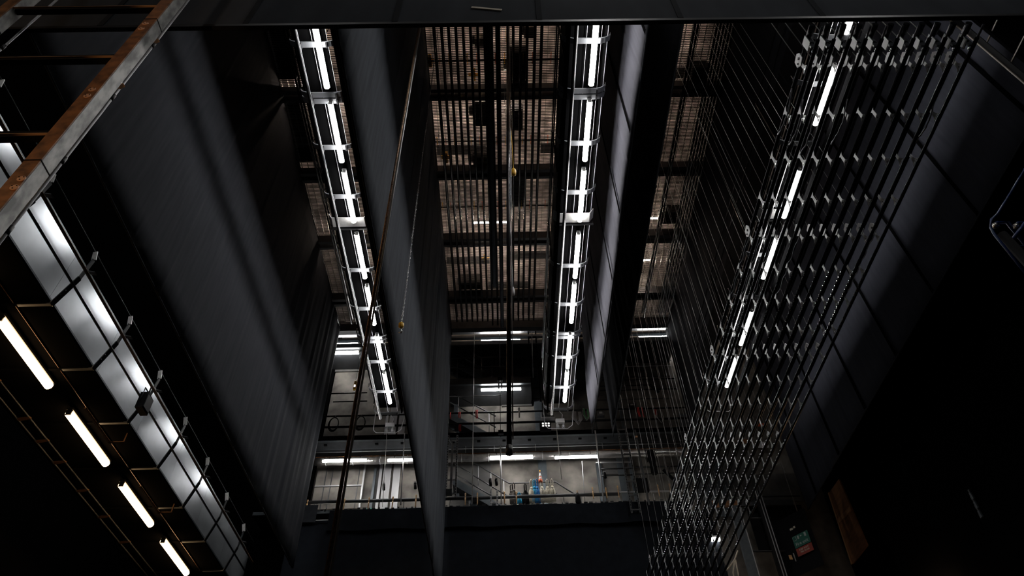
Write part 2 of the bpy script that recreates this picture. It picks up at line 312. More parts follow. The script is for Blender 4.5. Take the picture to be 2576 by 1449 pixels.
# ---------------------------------------------------------------- two-pipe fly bars
def fly_bar(x, zl, y0, y1, label, group, detail, number=None, idx=0):
    zu = zl + .29; rp = .030 if detail else .038; t = thing('fly_bar', (x, y0, zl), label, 'fly bar', group)
    MB().tube([(x, y0 + .05, zu), (x, y1, zu)], rp, 10).build('upper_pipe', PIPE, t)
    MB().tube([(x, y0 - .02, zl), (x, y1, zl)], rp - .003, 10).build('lower_pipe', PIPE, t)
    if detail == 0:
        sp = 3.1; k = 0; y = y0 + 1.2
        while y < y1:
            MB().prism([(y - .05, zl), (y + .05, zl), (y + .02, zl + .14), (y + .05, zu), (y - .05, zu), (y - .02, zl + .14)], 'x', x - .008, x + .008).build('bracket', DARK, t); y += 1.55
        return t
    MB().tube([(x, y0 - .10, zu), (x, y0 + .05, zu)], .043, 10).build('pipe_cap', BLACK, t)
    MB().tube([(x, y0 - .2, zl), (x, y0 - .02, zl)], .016, 8).build('pipe_spigot', ALU, t)
    if number is not None:
        y = 9 * .468; c = (x, y, zl + .16)
        nb = MB().box(x - .045, x + .045, y - .012, y + .012, zl + .04, zu - .02).box(x - .05, x - .035, y - .05, y + .08, zl + .10, zu + .03).build('number_plate', BRK, t)
        tc = bpy.data.curves.new('plate_number', 'FONT'); tc.body = number; tc.size = .075; tc.extrude = .001; tc.align_x = 'CENTER'; tc.align_y = 'CENTER'
        to = bpy.data.objects.new('plate_number', tc); C.objects.link(to); to.parent = nb
        tc.materials.append(MATT)
        bpy.context.view_layer.update(); me = bpy.data.meshes.new_from_object(to); bpy.data.objects.remove(to)
        to = bpy.data.objects.new('plate_number', me); C.objects.link(to); to.parent = nb; to.rotation_euler = (math.pi / 2, 0, 0); to.location = Vector((x, y - .015, zl + .155)) - world_loc(nb)
        MB().tube([(x - .04, y - .03, zl + .10), (x - .04, y - .05, zl + .10)], .014, 8).build('knob', BLACK, nb)
        MB().lathe((x + .01, y + .06, zl + .07), [(.012, -.03), (.022, -.01), (.012, .02)], 8).build('bright_catch', CHROME, nb)
    ZT = 20.12
    for k in range(22):
        y = 9 * (.502 + .0868 * k)
        if y > y1: break
        pts = [(y - .072, zl + .01), (y + .072, zl + .01), (y + .028, zl + .08), (y + .024, zl + .21), (y + .072, zu - .01), (y - .072, zu - .01), (y - .024, zl + .21), (y - .028, zl + .08)]
        b = MB().prism(pts, 'x', x - .042, x - .036).build('bracket', BRK, t)
        MB().lathe((x - .044, y, zl + .03), [(.014, 0), (.014, .01)], 8, 'x').build('bolt', CHROME, b)
        if k % 4 == 0:
            pl = MB().prism([(y - .09, zu - .10), (y + .02, zu - .12), (y + .09, zu - .04), (y + .07, zu + .09), (y - .05, zu + .11), (y - .10, zu + .03)], 'x', x - .052, x - .040).build('wire_plate', BRK, t)
            MB().lathe((x - .064, y - .03, zu), [(.02, 0), (.02, .012)], 8, 'x').lathe((x - .064, y + .035, zu - .03), [(.014, 0), (.014, .012)], 8, 'x').build('plate_bolt', BLACK, pl)
            MB().tube([(x - .046, y, zu + .10), (x - .046, y, ZT)], .0062 if k == 0 else .0040, 6).build('suspension_wire', WIRE, t)
    rnd = random.Random(idx)
    if idx in (0, 1, 2, 4, 10):
        ya = 9 * (.545 + .02 * (idx % 3)); pts = []
        for k in range(15): pts.append((x - .05 - .012 * rnd.random(), ya + k * .055, zl + .20 - .10 * math.sin(k / 14 * math.pi) + .02 * rnd.random()))
        MB().tube(pts, .011, 6).build('cable', ALU, t)
        pts = [(x - .045, 9 * .84 + k * .11, zl + .22 - .06 * abs(math.sin(k * .9))) for k in range(16)]
        MB().tube(pts, .008, 6).build('cable', ALU, t)
    mb = MB()
    for k in range(16):
        y = 9 * .93 + k * .11 + .02 * rnd.random(); mb.tube([(x - .03, y, zl), (x - .018, y + .05, zl - .02)], .012, 5)
    for k in range(42):
        y = 9 * 1.5 + k * .14; mb.cbox((x - .028, y, zl + .01), .014, .03, .02)
    mb.build('cable_tie', CHROME, t)['kind'] = 'stuff'
    return t
NUMS = ['19', '18', '17', '16', '15', '14', '13', '12', '11', '10', '0']
for k in range(11):
    w = ORD[k] if k < 10 else 'eleventh and last'
    fly_bar(4.405 + .2186 * k, 9.0, 4.10, 21.2, 'black two-pipe fly bar numbered %s, %s from the left of the hanging set' % (NUMS[k], w), 'hanging fly bars on the right', 1, NUMS[k], k)
gx = [-.0860, -.0750, -.0647, -.0540, -.0433, -.0326, -.0219, -.0120, -.0013, .0095, .0309, .0417, .0516, .0632, .0732]
ZG = 19.75
for i, q in enumerate(gx):
    yend = 1.0486 * ZG * (1.012 if i in (7, 8) else 1)
    fly_bar(q * ZG + .02, ZG, 2.6, yend, 'dark fly bar parked under the loft grating, %s from the left in the middle strip' % ORD[i], 'parked fly bars under the loft grating', 0)
for i, x in enumerate((-5.95, -5.75, -5.52, -5.30, -5.08)):
    fly_bar(x, ZG, 2.6, 20.7, 'parked fly bar in the narrow strip left of the left bridge, %s from left' % ORD[i], 'parked fly bars under the loft grating', 0)
for i, x in enumerate((6.0, 6.66, 6.86, 7.06)):
    fly_bar(x, ZG, 2.6, 20.7, 'parked fly bar in the loft strip left of the wire fan, %s from left' % ORD[i], 'parked fly bars under the loft grating', 0)
# rolled cloths parked beside the bars
t = thing('rolled_cloth', (-.09, 10, 19.5), 'thick rolled black cloth parked under the grating left of the long pipe', 'cloth roll', 'rolled black cloths')
MB().box(-.20, .03, 3.8, 18.0, 19.05, 19.6).build('cloth_bundle', MATT, t); MB().tube([(-.09, 3.8, 19.04), (-.09, 18.1, 19.04)], .06, 8).build('bottom_roll', CLOTH2, t)
t = thing('rolled_cloth', (.30, 10, 19.5), 'thinner rolled black cloth parked beside the long hanging pipe', 'cloth roll', 'rolled black cloths')
MB().box(.10, .24, 3.8, 20.4, 19.1, 19.6).build('cloth_bundle', MATT, t); MB().tube([(.17, 3.8, 19.08), (.17, 20.4, 19.08)], .05, 8).build('bottom_roll', CLOTH2, t)
# ---------------------------------------------------------------- loft grating, beams and what stands on it
gz = GRID
mb = MB(); y = 2.0
while y < 21.6:
    mb.box(-6.9, 7.6, y, y + .018, gz, gz + .02); y += .0555
mb2 = MB(); x = -6.9
while x < 7.6:
    mb2.box(x, x + .008, 2.0, 21.6, gz - .006, gz + .08); x += .21
t = thing('loft_grating', (0, 12, gz), 'steel slat grating of the loft floor seen from below with warm light above', 'grating'); t['kind'] = 'structure'
mb.build('slat_panel', GRATE, t)['kind'] = 'structure'; mb2.build('cross_wire', GRATE, t)['kind'] = 'structure'
for i, q in enumerate((.377, .527, .677, .8266, .975)):
    yb = q * 20.3
    t = thing('loft_beam', (0, yb, 20.1), 'dark steel beam crossing under the loft grating, %s' % ('hidden by the border' if i == 0 else ORD[i - 1] + ' down from the black border'), 'beam', 'loft cross beams'); t['kind'] = 'thing'
    MB().box(-6.9, 7.6, yb - .13, yb - .01, 20.12, 20.16).box(-6.9, 7.6, yb + .15, yb + .26, 20.12, 20.16).build('flange', BLACK, t)
    MB().box(-6.9, 7.6, yb - .08, yb - .06, 20.16, 20.56).box(-6.9, 7.6, yb + .2, yb + .22, 20.16, 20.56).build('web', BLACK, t)
    MB().box(-6.9, 7.6, yb - .02, yb + .16, 20.50, 20.54).build('cover_plate', WHITE, t)
struct('trim_1', MB().box(-6.9, 7.6, 21.6, 21.85, 20.2, 20.7), DARK)
# equipment on the grating (seen through it)
def winch(x, y, sx, sy, m, label, cat='winch', name='loft_winch'):
    t = thing(name, (x, y, gz + .05), label, cat)
    MB().cbox((x, y, gz + .25), sx, sy, .38).build('casing', m, t)
    MB().lathe((x - sx * .5, y, gz + .30), [(.12, -.12), (.16, -.1), (.16, .02), (.12, .04)], 12, 'x').build('drum', DARK, t)
    return t
def gp(u, v): p = at(u, v, Z=gz + .1); return p.x, p.y
for (u, v, sx, sy, m, lb) in [(1208, 108, .34, .32, TAPE, 'beige winch on the loft grating near the top, left of the long pipe'), (1330, 80, .30, .34, TAPE, 'beige winch on the loft grating right of the long pipe, nearest the border'),
                              (1208, 285, .5, .9, MATT, 'black winch on the loft grating just below the first beam'), (1300, 170, .6, 1.1, MATT, 'black winch above the first beam, right of the long pipe'),
                              (1208, 405, .5, .7, MATT, 'black winch on the loft grating just above the second beam'), (1300, 300, .4, .8, MATT, 'black winch between the first two beams, right of the long pipe'),
                              (1300, 480, .5, 1.4, MATT, 'long black winch between the second and third beams'), (1760, 190, .5, .7, MATT, 'black winch in the right loft strip above the first beam'),
                              (742, 330, .9, 2.4, MATT, 'long black winch in the narrow strip left of the left bridge'), (690, 130, 1.3, 1.8, MATT, 'wide black winch in the narrow strip left of the left bridge, near the border'),
                              (1690, 545, .7, .6, MATT, 'black winch in the right loft strip above the third beam'), (1185, 715, .9, .5, MATT, 'black winch above the fourth beam, left of the long pipe')]:
    x, y = gp(u, v); winch(x, y, sx, sy, m, lb)
for (u, v, lb) in [(1192, 188, 'yellow cross-shaped loft clamp above the first beam'), (1082, 153, 'yellow loft clamp beside the grey-lit cloth'), (1123, 395, 'yellow loft clamp above the second beam'), (1220, 650, 'yellow loft clamp below the third beam')]:
    x, y = gp(u, v); tag(MB().cbox((x, y, gz + .1), .34, .10, .06).cbox((x, y, gz + .1), .10, .40, .10).build('loft_clamp', YELLOW), lb, 'clamp')
mb = MB()
for j, (v, lb) in enumerate(((135, 'row of small orange hooks on the loft grating above the first beam'), (343, 'row of small orange hooks on the loft grating above the second beam'), (508, 'row of small orange hooks on the loft grating above the third beam'))):
    t = thing('hook_rack', (0, 0, gz), lb, 'hook rack'); p0 = gp(1080, v); t.location = (0, p0[1], gz + .05)
    MB().box(-2.0, 2.2, p0[1] + .2, p0[1] + .24, gz + .06, gz + .1).build('rack_bar', DARK, t)
    for i in range(15): MB().box(-1.95 + i * .29, -1.925 + i * .29, p0[1], p0[1] + .35, gz + .05, gz + .09).build('hook', ORANGE if i % 2 else YELLOW, t)
# loft tube lights; blank entries are added, unseen ones with trays against spill
k = 0
for (x, y, lb) in [(-5.5, 11.1, 'warm loft light glowing through the grating left of the left bridge, upper one'), (-5.4, 16.9, 'warm loft light glowing through the grating left of the left bridge, lower one'),
                   (.1, 11.15, 'warm loft light shining beside the long pipe just below the first beam'), (-.2, 16.85, 'warm loft light shining just above the third beam left of the long pipe'),
                   (.3, 5.3, ''), (5.6, 5.4, ''), (5.75, 11.1, ''), (5.7, 16.8, 'warm loft light in the right loft strip, just above the third beam'), (5.9, 19.0, 'small warm loft light in the right strip, nearest the back wall'), (.5, 20.9, ''), (2.9, 8.2, ''), (-1.5, 8.2, ''), (-1.2, 14.0, ''), (2.6, 14.0, ''), (-1.2, 19.4, ''), (1.4, 19.2, '')]:
    k += 1
    z = gz + .75 if lb else gz + 1.5
    if not lb: tag(MB().box(x - .9, x + .9, y - .16, y + .16, z - .09, z - .075).box(x - .9, x + .9, y - .17, y - .16, z - .09, z + .02).box(x - .9, x + .9, y + .16, y + .17, z - .09, z + .02).box(x - .88, x - .86, y - .17, y - .15, z - .09, 22.9).box(x + .86, x + .88, y + .15, y + .17, z - .09, 22.9).build('spill_tray', DARK), 'dark tray added to keep loft light from spilling down', 'tray', 'added spill trays above the grating')
    tube_light('x', (x, y, z), 1.4 if lb and 'small' not in lb else 1.0, .035, T_GRID, lb or 'added unseen loft light brightening the roof above the grating', 'warm loft lights', body=WHITE, hang=0)
# ---------------------------------------------------------------- left side: steel columns with conduit
def column(xl, xr, y0, y1, label, plates, clamps, cx, cy, name='steel_column'):
    t = thing(name, (xr, y0, FLOOR), label, 'column', 'near steel columns'); t['kind'] = 'thing'
    MB().box(xl, xr, y0 - .012, y0, FLOOR, 13).build('front_flange', BROWN, t)  # warm light on the front is put into its brown
    MB().box(xr - .02, xr, y0 + .002, y1, FLOOR, 13).build('side_face', GALV, t)
    MB().box(xl, xr - .022, y0 + .002, y1, FLOOR, 13).build('core', MATT, t)
    mb = MB()
    for z in (2.3, 4.66, 7.3): mb.box(xl - .002, xr + .003, y0 - .014, y1 + .002, z, z + .012)
    mb.build('joint_line', MATT, t)
    for (u, v) in plates:
        p = at(u, v, Y=y0 - .02); d = MB().lathe((p.x, y0 - .012, p.z), [(.032, 0), (.032, -.006), (.027, -.008)], 16, 'y').build('bolt_plate', COPPER, t)
        mb = MB()
        for k in range(3): mb.lathe((p.x + .02 * math.cos(2.1 * k + .5), y0 - .023, p.z + .02 * math.sin(2.1 * k + .5)), [(.005, 0), (.005, -.003)], 8, 'y')
        mb.build('bolt_hole', MATT, d)
    c = MB().tube([(cx, cy, FLOOR), (cx, cy, 13)], .0125, 10).build('conduit', ALU, t)
    for z in (3.1, 4.0, 4.9, 5.95, 7.05): MB().tube([(cx, cy, z), (cx, cy, z + .09)], .018, 10).build('collar', BLACK, c)
    for (u, v) in clamps:
        p = at(u, v, Y=cy); g = MB().bar((cx - .05, cy - .01, p.z - .05), (cx + .03, cy - .02, p.z + .06), .035, .03).build('pipe_clamp', PLYE, t)
        MB().cbox((cx + .01, cy - .05, p.z + .05), .03, .03, .04).build('clamp_bolt', CHROME, g)
yc = 3.0
xr = at(160, 338, Y=yc).x; xl = at(121, 338, Y=yc).x; yb = at(205, 338, X=xr).y; cyy = yb + .05; cxx = at(211, 338, Y=cyy).x
column(xl, xr, yc, yb, 'steel column with warm-tinted brown front, galvanised side and pairs of copper plates', [(231, 224), (219, 240), (365, 58), (355, 71), (53, 448), (35, 470)], [(374, 112), (291, 226)], cxx, cyy)
xr2 = at(30, 20, Y=yc).x; c2y = yb + .05; c2x = at(68, 66, Y=c2y).x
column(xr2 - (xr - xl), xr2, yc, yb, 'second brown-fronted steel column cut off by the top left corner of the photo', [], [], c2x, c2y)
for i, (v, lb) in enumerate(((136, 'black cross member between the two near columns, middle one'), (326, 'black cross member joined to the brown-fronted column, lowest one'), (12, 'black cross member joined to the brown-fronted column, topmost'))):
    z = at(150, v, Y=yc).z; t = thing('cross_member', (xl - 1, yc + .1, z), lb, 'cross member', 'cross members on the near columns')
    MB().box(xl - 4, xl - .01, yc + .03, yc + .09, z - .045, z + .04).build('web', MATT, t)
    MB().box(xl - 4, xl - .01, yc - .0, yc + .02, z - .052, z - .045).build('bottom_flange', PLYE, t)  # warm light along the lower lip is put into its colour
# unseen warm spot added behind the camera to light the column front
SX, SY, SZ = -3.46, -2.5, -1.1
t = thing('unseen_fill_spot', (SX, SY, FLOOR), 'added unseen warm spot behind the viewpoint, lighting the brown-fronted column', 'spotlight')
MB().box(SX - .2, SX + .2, SY - .3, SY + .1, FLOOR, FLOOR + .04).build('base_plate', BLACK, t)
MB().tube([(SX, SY - .15, FLOOR + .04), (SX, SY - .15, SZ - .22)], .03, 8).build('stand', BLACK, t)
MB().tube([(SX, SY - .25, SZ - .3), (SX, SY - .04, SZ - .05)], .10, 14).build('lamp_body', BLACK, t)
MB().box(SX + .035, SX + .045, SY + .0, SY + .62, SZ - .1, SZ + 1.3).build('spill_blocker', VOID, t)  # side plates added to keep the spot off the rope and border
MB().box(SX - .05, SX - .04, SY + .0, SY + .62, SZ - .1, SZ + 1.3).build('spill_blocker', VOID, t)
ld = bpy.data.lights.new('spot', 'SPOT'); ld.energy = 380; ld.color = (1, .60, .30); ld.spot_size = math.radians(34); ld.spot_blend = .4; ld.shadow_soft_size = .015
lo = bpy.data.objects.new('spot', ld); C.objects.link(lo); lo.location = (SX, SY, SZ)
lo.rotation_euler = (Vector((-3.5, 3.0, 5.4)) - Vector(lo.location)).to_track_quat('-Z', 'Y').to_euler()
# ---------------------------------------------------------------- left gallery
GX, GZ0, GZ1 = -8.46, 9.62, 10.9
g = thing('left_gallery', (GX, 10, GZ0), 'long left gallery with shiny sheet-metal side above four warm lights', 'gallery')
g['kind'] = 'thing'
MB().box(GX - 2.4, GX + .02, -5, 22, GZ0 - .06, GZ0).build('floor_plate', VOID, g)
mb = MB()
for i in range(12): mb.box(GX - .012, GX + .012, -4 + 2.2 * i + .003, -4 + 2.2 * (i + 1) - .003, GZ0 + .02, GZ0 + .72).box(GX - .012, GX + .012, -4 + 2.2 * i + .003, -4 + 2.2 * (i + 1) - .003, GZ0 + .728, GZ1)
mb.build('sheet_panel', SHEET, g)
mb = MB()
for i in range(60): mb.cbox((GX + .018, -4 + .44 * i, GZ0 + .724), .012, .02, .02)
mb.build('rivet', DARK, g)
MB().box(GX - .03, GX + .03, -5, 22, GZ1, GZ1 + .03).box(GX - .01, GX + .035, -5, 22, GZ0 - .02, GZ0 + .02).build('edge_strip', STEELB, g)
yb_ = 1.1594 * GZ0
P4 = [at(u, v, Y=yb_) for u, v in ((150, 921), (177, 921), (240, 807), (276, 752))]
print('bracket pts', [tuple(round(c, 2) for c in p) for p in P4])
for i in range(-6, 7):
    y = yb_ + i * .196 * GZ0
    if y < -4 or y > 22: continue
    b = MB().bar((GX - .55, y, GZ0 - .10), (GX + .07, y, GZ0 - .10), .06, .03).bar((GX + .07, y, GZ0 - .10), (GX + .30, y, GZ0 + .62), .02, .11, (0, 1, 0)).bar((GX + .30, y, GZ0 + .62), (GX + .36, y, GZ0 + 1.15), .02, .08, (0, 1, 0)).build('stand_off_bracket', DARK, g)
    for k in range(3): MB().lathe((GX + .11 + .04 * k, y - .02, GZ0 + .02 + k * .12), [(.014, 0), (.014, -.015)], 8, 'y').build('bolt', CHROME, b)
    MB().bar((GX + .28, y + .05, GZ0 + .86), (GX + .52, y + .05, GZ0 + .80), .09, .02).build('clip_plate', DARK, b)
    MB().bar((GX + .36, y, GZ0 + 1.15), (GX + .30, y, GZ0 + 1.4), .09, .02, (0, 1, 0)).build('clip_plate', ZINC, b)
    MB().box(GX - 2.3, GX - .02, y - .03, y + .03, GZ0 - .10, GZ0 - .06).build('cross_rib', VOID, g)
MB().tube([(GX + .42, -5, GZ0 + .72), (GX + .42, 21.8, GZ0 + .72)], .032, 8).build('brown_pipe', BROWNP, g)
MB().tube([(GX + .28, -5, GZ0 + .40), (GX + .28, 21.8, GZ0 + .40)], .026, 8).build('black_pipe', PIPE, g)
MB().tube([(GX + .30, -5, GZ1 + .12), (GX + .30, 21.8, GZ1 + .12)], .008, 8).build('top_wire', DARK, g)
for z in (GZ0 - .075,): MB().tube([(GX - .62, -5, z), (GX - .62, 21.8, z)], .012, 6).build('thin_conduit', BROWNP, g)
for k in range(-4, 4):
    y = 1.0085 * 9.4 + k * .3135 * 9.4; lb = 'warm tube light under the left gallery, %s from the top of the photo' % ORD[k] if k >= 0 else 'warm tube light under the left gallery, outside the photo'
    tube_light('y', (-.996 * 9.4, y + 1.0, 9.36), 2.0, .085, T_WARM, lb, 'warm lights under the left gallery', body=DARK)
for k, y in enumerate((12.2, 15.4)):
    t = thing('bracket_frame', (GX - .4, y, GZ0 - .3), 'slim brown bracket frame below the left gallery, %s' % ('nearer the brown-fronted column', 'farther down')[k], 'frame')
    MB().bar((GX - .45, y, GZ0 - .3), (GX - .45, y + 1.3, GZ0 - .3), .05, .03).build('long_bar', BROWNP, t); MB().bar((GX - .45, y + 1.3, GZ0 - .3), (GX - .1, y + 1.3, GZ0 - .3), .05, .03).bar((GX - .12, y + 1.3, GZ0 - .3), (GX - .12, y + 1.3, GZ0 - .05), .03, .03).build('end_bar', BROWNP, t)
t = thing('cable_ladder', (-10.6, 12, 9.5), 'thin cable ladder running below the left gallery at the lower left', 'cable ladder')
for x in (-10.42, -10.70): MB().tube([(x, -2, 9.5), (x, 21.5, 9.5)], .018, 6).build('side_rail', DARK, t)
for q in (1.2, 1.3388, 1.43, 1.5236, 1.66, 1.8, 1.95): MB().bar((-10.4, q * 9.5, 9.5), (-10.72, q * 9.5 + .08, 9.5), .09, .03).build('rung_plate', BROWNP, t)
# flood lamp hanging from the gallery pipes
p = at(350, 1045, X=GX + .42); p.z = GZ0 + .27; t = thing('flood_lamp', p, 'black flood lamp hanging on the pipes of the left gallery', 'lamp')
MB().cbox(p + Vector((0, 0, -.05)), .16, .34, .42).build('lamp_body', MATT, t); MB().cbox(p + Vector((.09, 0, -.05)), .02, .28, .34).build('lens', BLACK, t)
MB().tube([p + Vector((0, -.2, -.1)), p + Vector((0, -.2, .25)), p + Vector((0, .2, .25)), p + Vector((0, .2, -.1))], .016, 6).tube([p + Vector((0, 0, .25)), p + Vector((0, 0, .42))], .02, 6).build('yoke', BLACK, t)
# unseen lamp pipe added behind the wide cloth to light the sheet metal
t = thing('unseen_lamp_pipe', (-7.5, 10, 12.6), 'added unseen lamp pipe behind the widest black cloth', 'pipe')
MB().tube([(-7.5, 3, 12.62), (-7.5, 21.5, 12.62)], .03, 8).build('pipe', PIPE, t)
for y in (4, 12, 20): MB().tube([(-7.5, y, 12.6), (-7.5, y, GRID)], .008, 6).build('suspension_wire', PIPE, t)
for k in range(7): tube_light('y', (-7.5, 4.4 + 2.62 * k, 12.4), 1.1, .055, T_WHITE, 'added unseen tube light behind the widest cloth', 'added hidden tube lights')
# ---------------------------------------------------------------- hanging pipe, rope and chain
a, b = at(1277, 60, Y=8), at(1281, 1138, Y=8)
d = (a - b).normalized(); t = thing('hanging_pipe', b, 'long dark pipe hanging down the middle of the photo', 'pipe')
MB().tube([b, b + d * 15.4], .035, 12).build('pipe_shaft', PIPE, t)
MB().tube([b - d * .03, b + d * .10], .046, 12).build('end_sleeve', BLACK, t)
MB().tube([b + Vector((.055, 0, .2)), b + d * 15 + Vector((.055, 0, 0))], .009, 6).build('guide_wire', ALU, t)
def rope(px0, px1, Y, r, m, top, label, name, cat, twin=0):
    a, b = at(*px0, Y=Y), at(*px1, Y=Y); d = (a - b).normalized(); a2 = b + d * ((top - b.z) / d.z)
    t = thing(name, b, label, cat)
    MB().tube([b, a2], r, 8).build('strand', m, t)
    if twin: MB().tube([b + Vector((r * 1.9, 0, 0)), a2 + Vector((twin, 0, 0))], r * .7, 8).build('strand', WIRE, t)
    return t, b
t, b = rope((1055, 62), (818, 1460), 6, .019, ROPE, GRID, 'taut brown rope pair running diagonally left of centre', 'hoist_rope', 'rope', .03)
MB().tube([b, Vector((b.x - .05, b.y, b.z - 3))], .013, 8).build('strand', ROPE, t)
# chain
cY = 9.0; tp = at(1102, 77, Y=cY); bt = at(1010, 812, Y=cY); t = thing('hoist_chain', bt, 'long steel chain with brass weight and hook in front of the grey-lit cloth', 'chain')
mb = MB(); n = 330; dd = (tp - bt); L = dd.length; dn = dd.normalized(); top = bt + dn * ((GRID - bt.z) / dn.z); n = int((top - bt).length / .052)
for k in range(n):
    c = bt + dn * (.052 * k); w = Vector((.011, 0, 0)) if k % 2 else Vector((0, .011, 0))
    mb.tube([c - w, c - w + dn * .052, c + w + dn * .052, c + w, c - w], .0048, 4)
mb.build('chain_links', CHROME, t)
w_ = MB().lathe((bt.x, bt.y, bt.z - .10), [(.02, -.02), (.045, 0), (.05, .07), (.03, .10)], 12).build('brass_weight', YELLOW, t)
MB().tube([bt + Vector((0, 0, -.12)), bt + Vector((0, 0, -.17)), bt + Vector((.03, 0, -.20)), bt + Vector((.02, 0, -.24)), bt + Vector((-.03, 0, -.23))], .012, 6).build('hook', CHROME, t)
p = at(1292, 432, Y=8.1); tag(MB().lathe((p.x, p.y, p.z - .12), [(.02, 0), (.05, .03), (.055, .16), (.02, .24), (.005, .26), (.005, GRID - p.z + .12)], 10).build('pendant_control', YELLOW), 'small yellow pendant control beside the long hanging pipe, upper', 'control'); PC = p
p = at(1291, 733, Y=8.1); tag(MB().lathe((p.x, p.y, p.z - .10), [(.015, 0), (.03, .03), (.03, .14), (.012, .2), (.004, .22), (.004, GRID - p.z + .1)], 10).build('pendant_control', ALU), 'small grey pendant beside the long hanging pipe, lower', 'control')
# ---------------------------------------------------------------- back wall galleries
YR = 22.4
def zz(v, Y=YR): return at(1290, v, Y=Y).z
def xx(u, v, Y=YR): return at(u, v, Y=Y).x
def rail(u0, u1, v, r, m, name, label, cat='rail', Y=YR, parent=None):
    z = zz(v, Y); mb = MB().tube([(xx(u0, v, Y), Y, z), (xx(u1, v, Y), Y, z)], r, 8)
    o = mb.build(name, m, parent)
    if parent is None: tag(o, label, cat)
    return o
def slab(u0, u1, vtop, vbot, y0, y1, m, label):
    t = thing('gallery_floor', (0, y0, zz(vbot, y0)), label, 'gallery', 'back wall galleries')
    x0, x1 = xx(u0, vbot, y0), xx(u1, vbot, y0)
    MB().box(x0, x1, y0, y1, zz(vbot, y0) + .02, zz(vbot, y0) + .10).build('floor_plate', DARK, t)
    MB().box(x0, x1, y0 - .02, y0 + .02, zz(vbot, y0), zz(vtop, y0)).build('edge_beam', m, t)
    MB().box(x0, x1, y0 - .05, y0 + .05, zz(vbot, y0) - .02, zz(vbot, y0)).build('edge_flange', STEELB, t)
    return t
XA, XB = 640, 2040
# level 4 (top): beams below the loft edge
for i, (va, vb_, m) in enumerate(((812, 818, STEELB), (832, 836, ALU), (845, 850, STEELB))):
    z0, z1 = zz(vb_), zz(va); tag(MB().box(-7, 7.4, YR - .08, YR + .08, z0, z1).build('roof_girder', m), 'girder across the back of the loft, %s from the top' % ORD[i], 'girder', 'girders behind the loft')['kind'] = 'thing'
t = slab(800, 1700, 856, 866, YR, YW, STEELB, 'top back gallery carrying the highest tube lights')
mb = MB()
for i in range(34): mb.box(-1.2 + i * .09, -1.194 + i * .09, YR + 1.25, YR + 1.256, zz(905, YR + 1.25), zz(858, YR + 1.25))
for j in range(12): mb.box(-1.2, 1.9, YR + 1.25, YR + 1.256, zz(905, YR + 1.25) + j * .09, zz(905, YR + 1.25) + j * .09 + .006)
mb.build('wire_mesh', DARK, t)
# level 3: short landing with rails
t = slab(1128, 1338, 950, 965, YR, YW, DARK, 'short third back gallery behind the long pipe')
for v in (898, 922): rail(1132, 1336, v, .028, PIPE, 'guard_rail', '', parent=t)
for u in (1150, 1211, 1275, 1335): MB().tube([(xx(u, 950), YR, zz(958)), (xx(u, 950), YR, zz(898))], .02, 6).build('rail_post', PIPE, t)
rail(1128, 1262, 1028 - 34, .02, ALU, 'lower_pipe', '', parent=t)
# level 2: long floor
t = slab(XA, 1745, 1086, 1098, YR, YW, MATT, 'long dark second back gallery above the silver duct')
t.children[0].data.materials[0] = VOID; t.children[2].data.materials[0] = DARK; tr = t
rail(XA + 120, 1740, 1036, .035, PIPE, 'guard_rail', '', parent=t); rail(XA + 120, 1740, 1063, .045, PIPE, 'guard_rail', '', parent=t)
for u in (808, 1128, 1243, 1500, 1585, 1700): MB().tube([(xx(u, 1063), YR, zz(1090)), (xx(u, 1063), YR, zz(1036))], .02, 6).build('rail_post', PIPE, t)
rail(XA + 120, 1745, 1118, .03, STEELB, 'service_pipe', '', Y=YR + .6, parent=t); rail(XA + 120, 1745, 1126, .015, ALU, 'service_pipe', '', Y=YR + .6, parent=t)
mb = MB()
for u in range(820, 1740, 64): mb.cbox((xx(u, 1104), YR + .1, zz(1104)), .12, .08, .05)
mb.build('under_clip', MATT, t)
for u in (1172, 1243, 1347, 1515): MB().tube([(xx(u, 1118, YR + .6), YR + .6, zz(1118, YR + .6)), (xx(u, 1118, YR + .6), YR + .6, zz(1140, YR + .6))], .012, 6).build('drop_rod', ALU, t)
# lagged duct
YD = 22.85; zd = zz(1149, YD); t = thing('lagged_duct', (0, YD, zd), 'silver foil-wrapped duct running along the back wall above the tube lights', 'duct')
MB().tube([(-7.0 + .35 * k, YD + .008 * math.sin(k * 2.3), zd + .012 * math.sin(k * 1.7)) for k in range(42)], .145, 14).build('duct_body', FOIL, t)
for k in range(14): MB().tube([(-6.6 + k * 1.02, YD, zd), (-6.57 + k * 1.02, YD, zd)], .16, 14).build('duct_band', ALU, t)
MB().box(-7, 7.4, YD - .02, YD + .02, zd + .17, zd + .20).build('support_angle', BROWN, t)
# tube lights on the back galleries
def hl(u0, u1, v, label, Y=YR + .2, r=.06, hang=.3):
    x0, x1 = xx(u0, v, Y), xx(u1, v, Y); z = zz(v, Y) - .0213 * 0
    z = at((u0 + u1) / 2, v, Y=Y).z
    tube_light('x', ((x0 + x1) / 2, Y, z), x1 - x0, r, T_WHITE, label, 'tube lights along the back wall', hang=hang)
hl(1211, 1308, 853, 'white tube light at the top of the back wall, crossed by the long pipe'); hl(1211, 1310, 980, 'white tube light below the third back gallery', r=.055)
hl(1233, 1340, 1151, 'white tube light below the silver duct, middle of the wall', Y=YR, r=.065); hl(1396, 1502, 1150, 'white tube light below the silver duct, left of the points of the two cloths', Y=YR, r=.05)
hl(812, 922, 1159, 'white tube light below the silver duct, farthest left, behind the rope', Y=YR, r=.05); hl(976, 1085, 1157, 'white tube light below the silver duct, cut by the grey-lit cloth', Y=YR, r=.05)
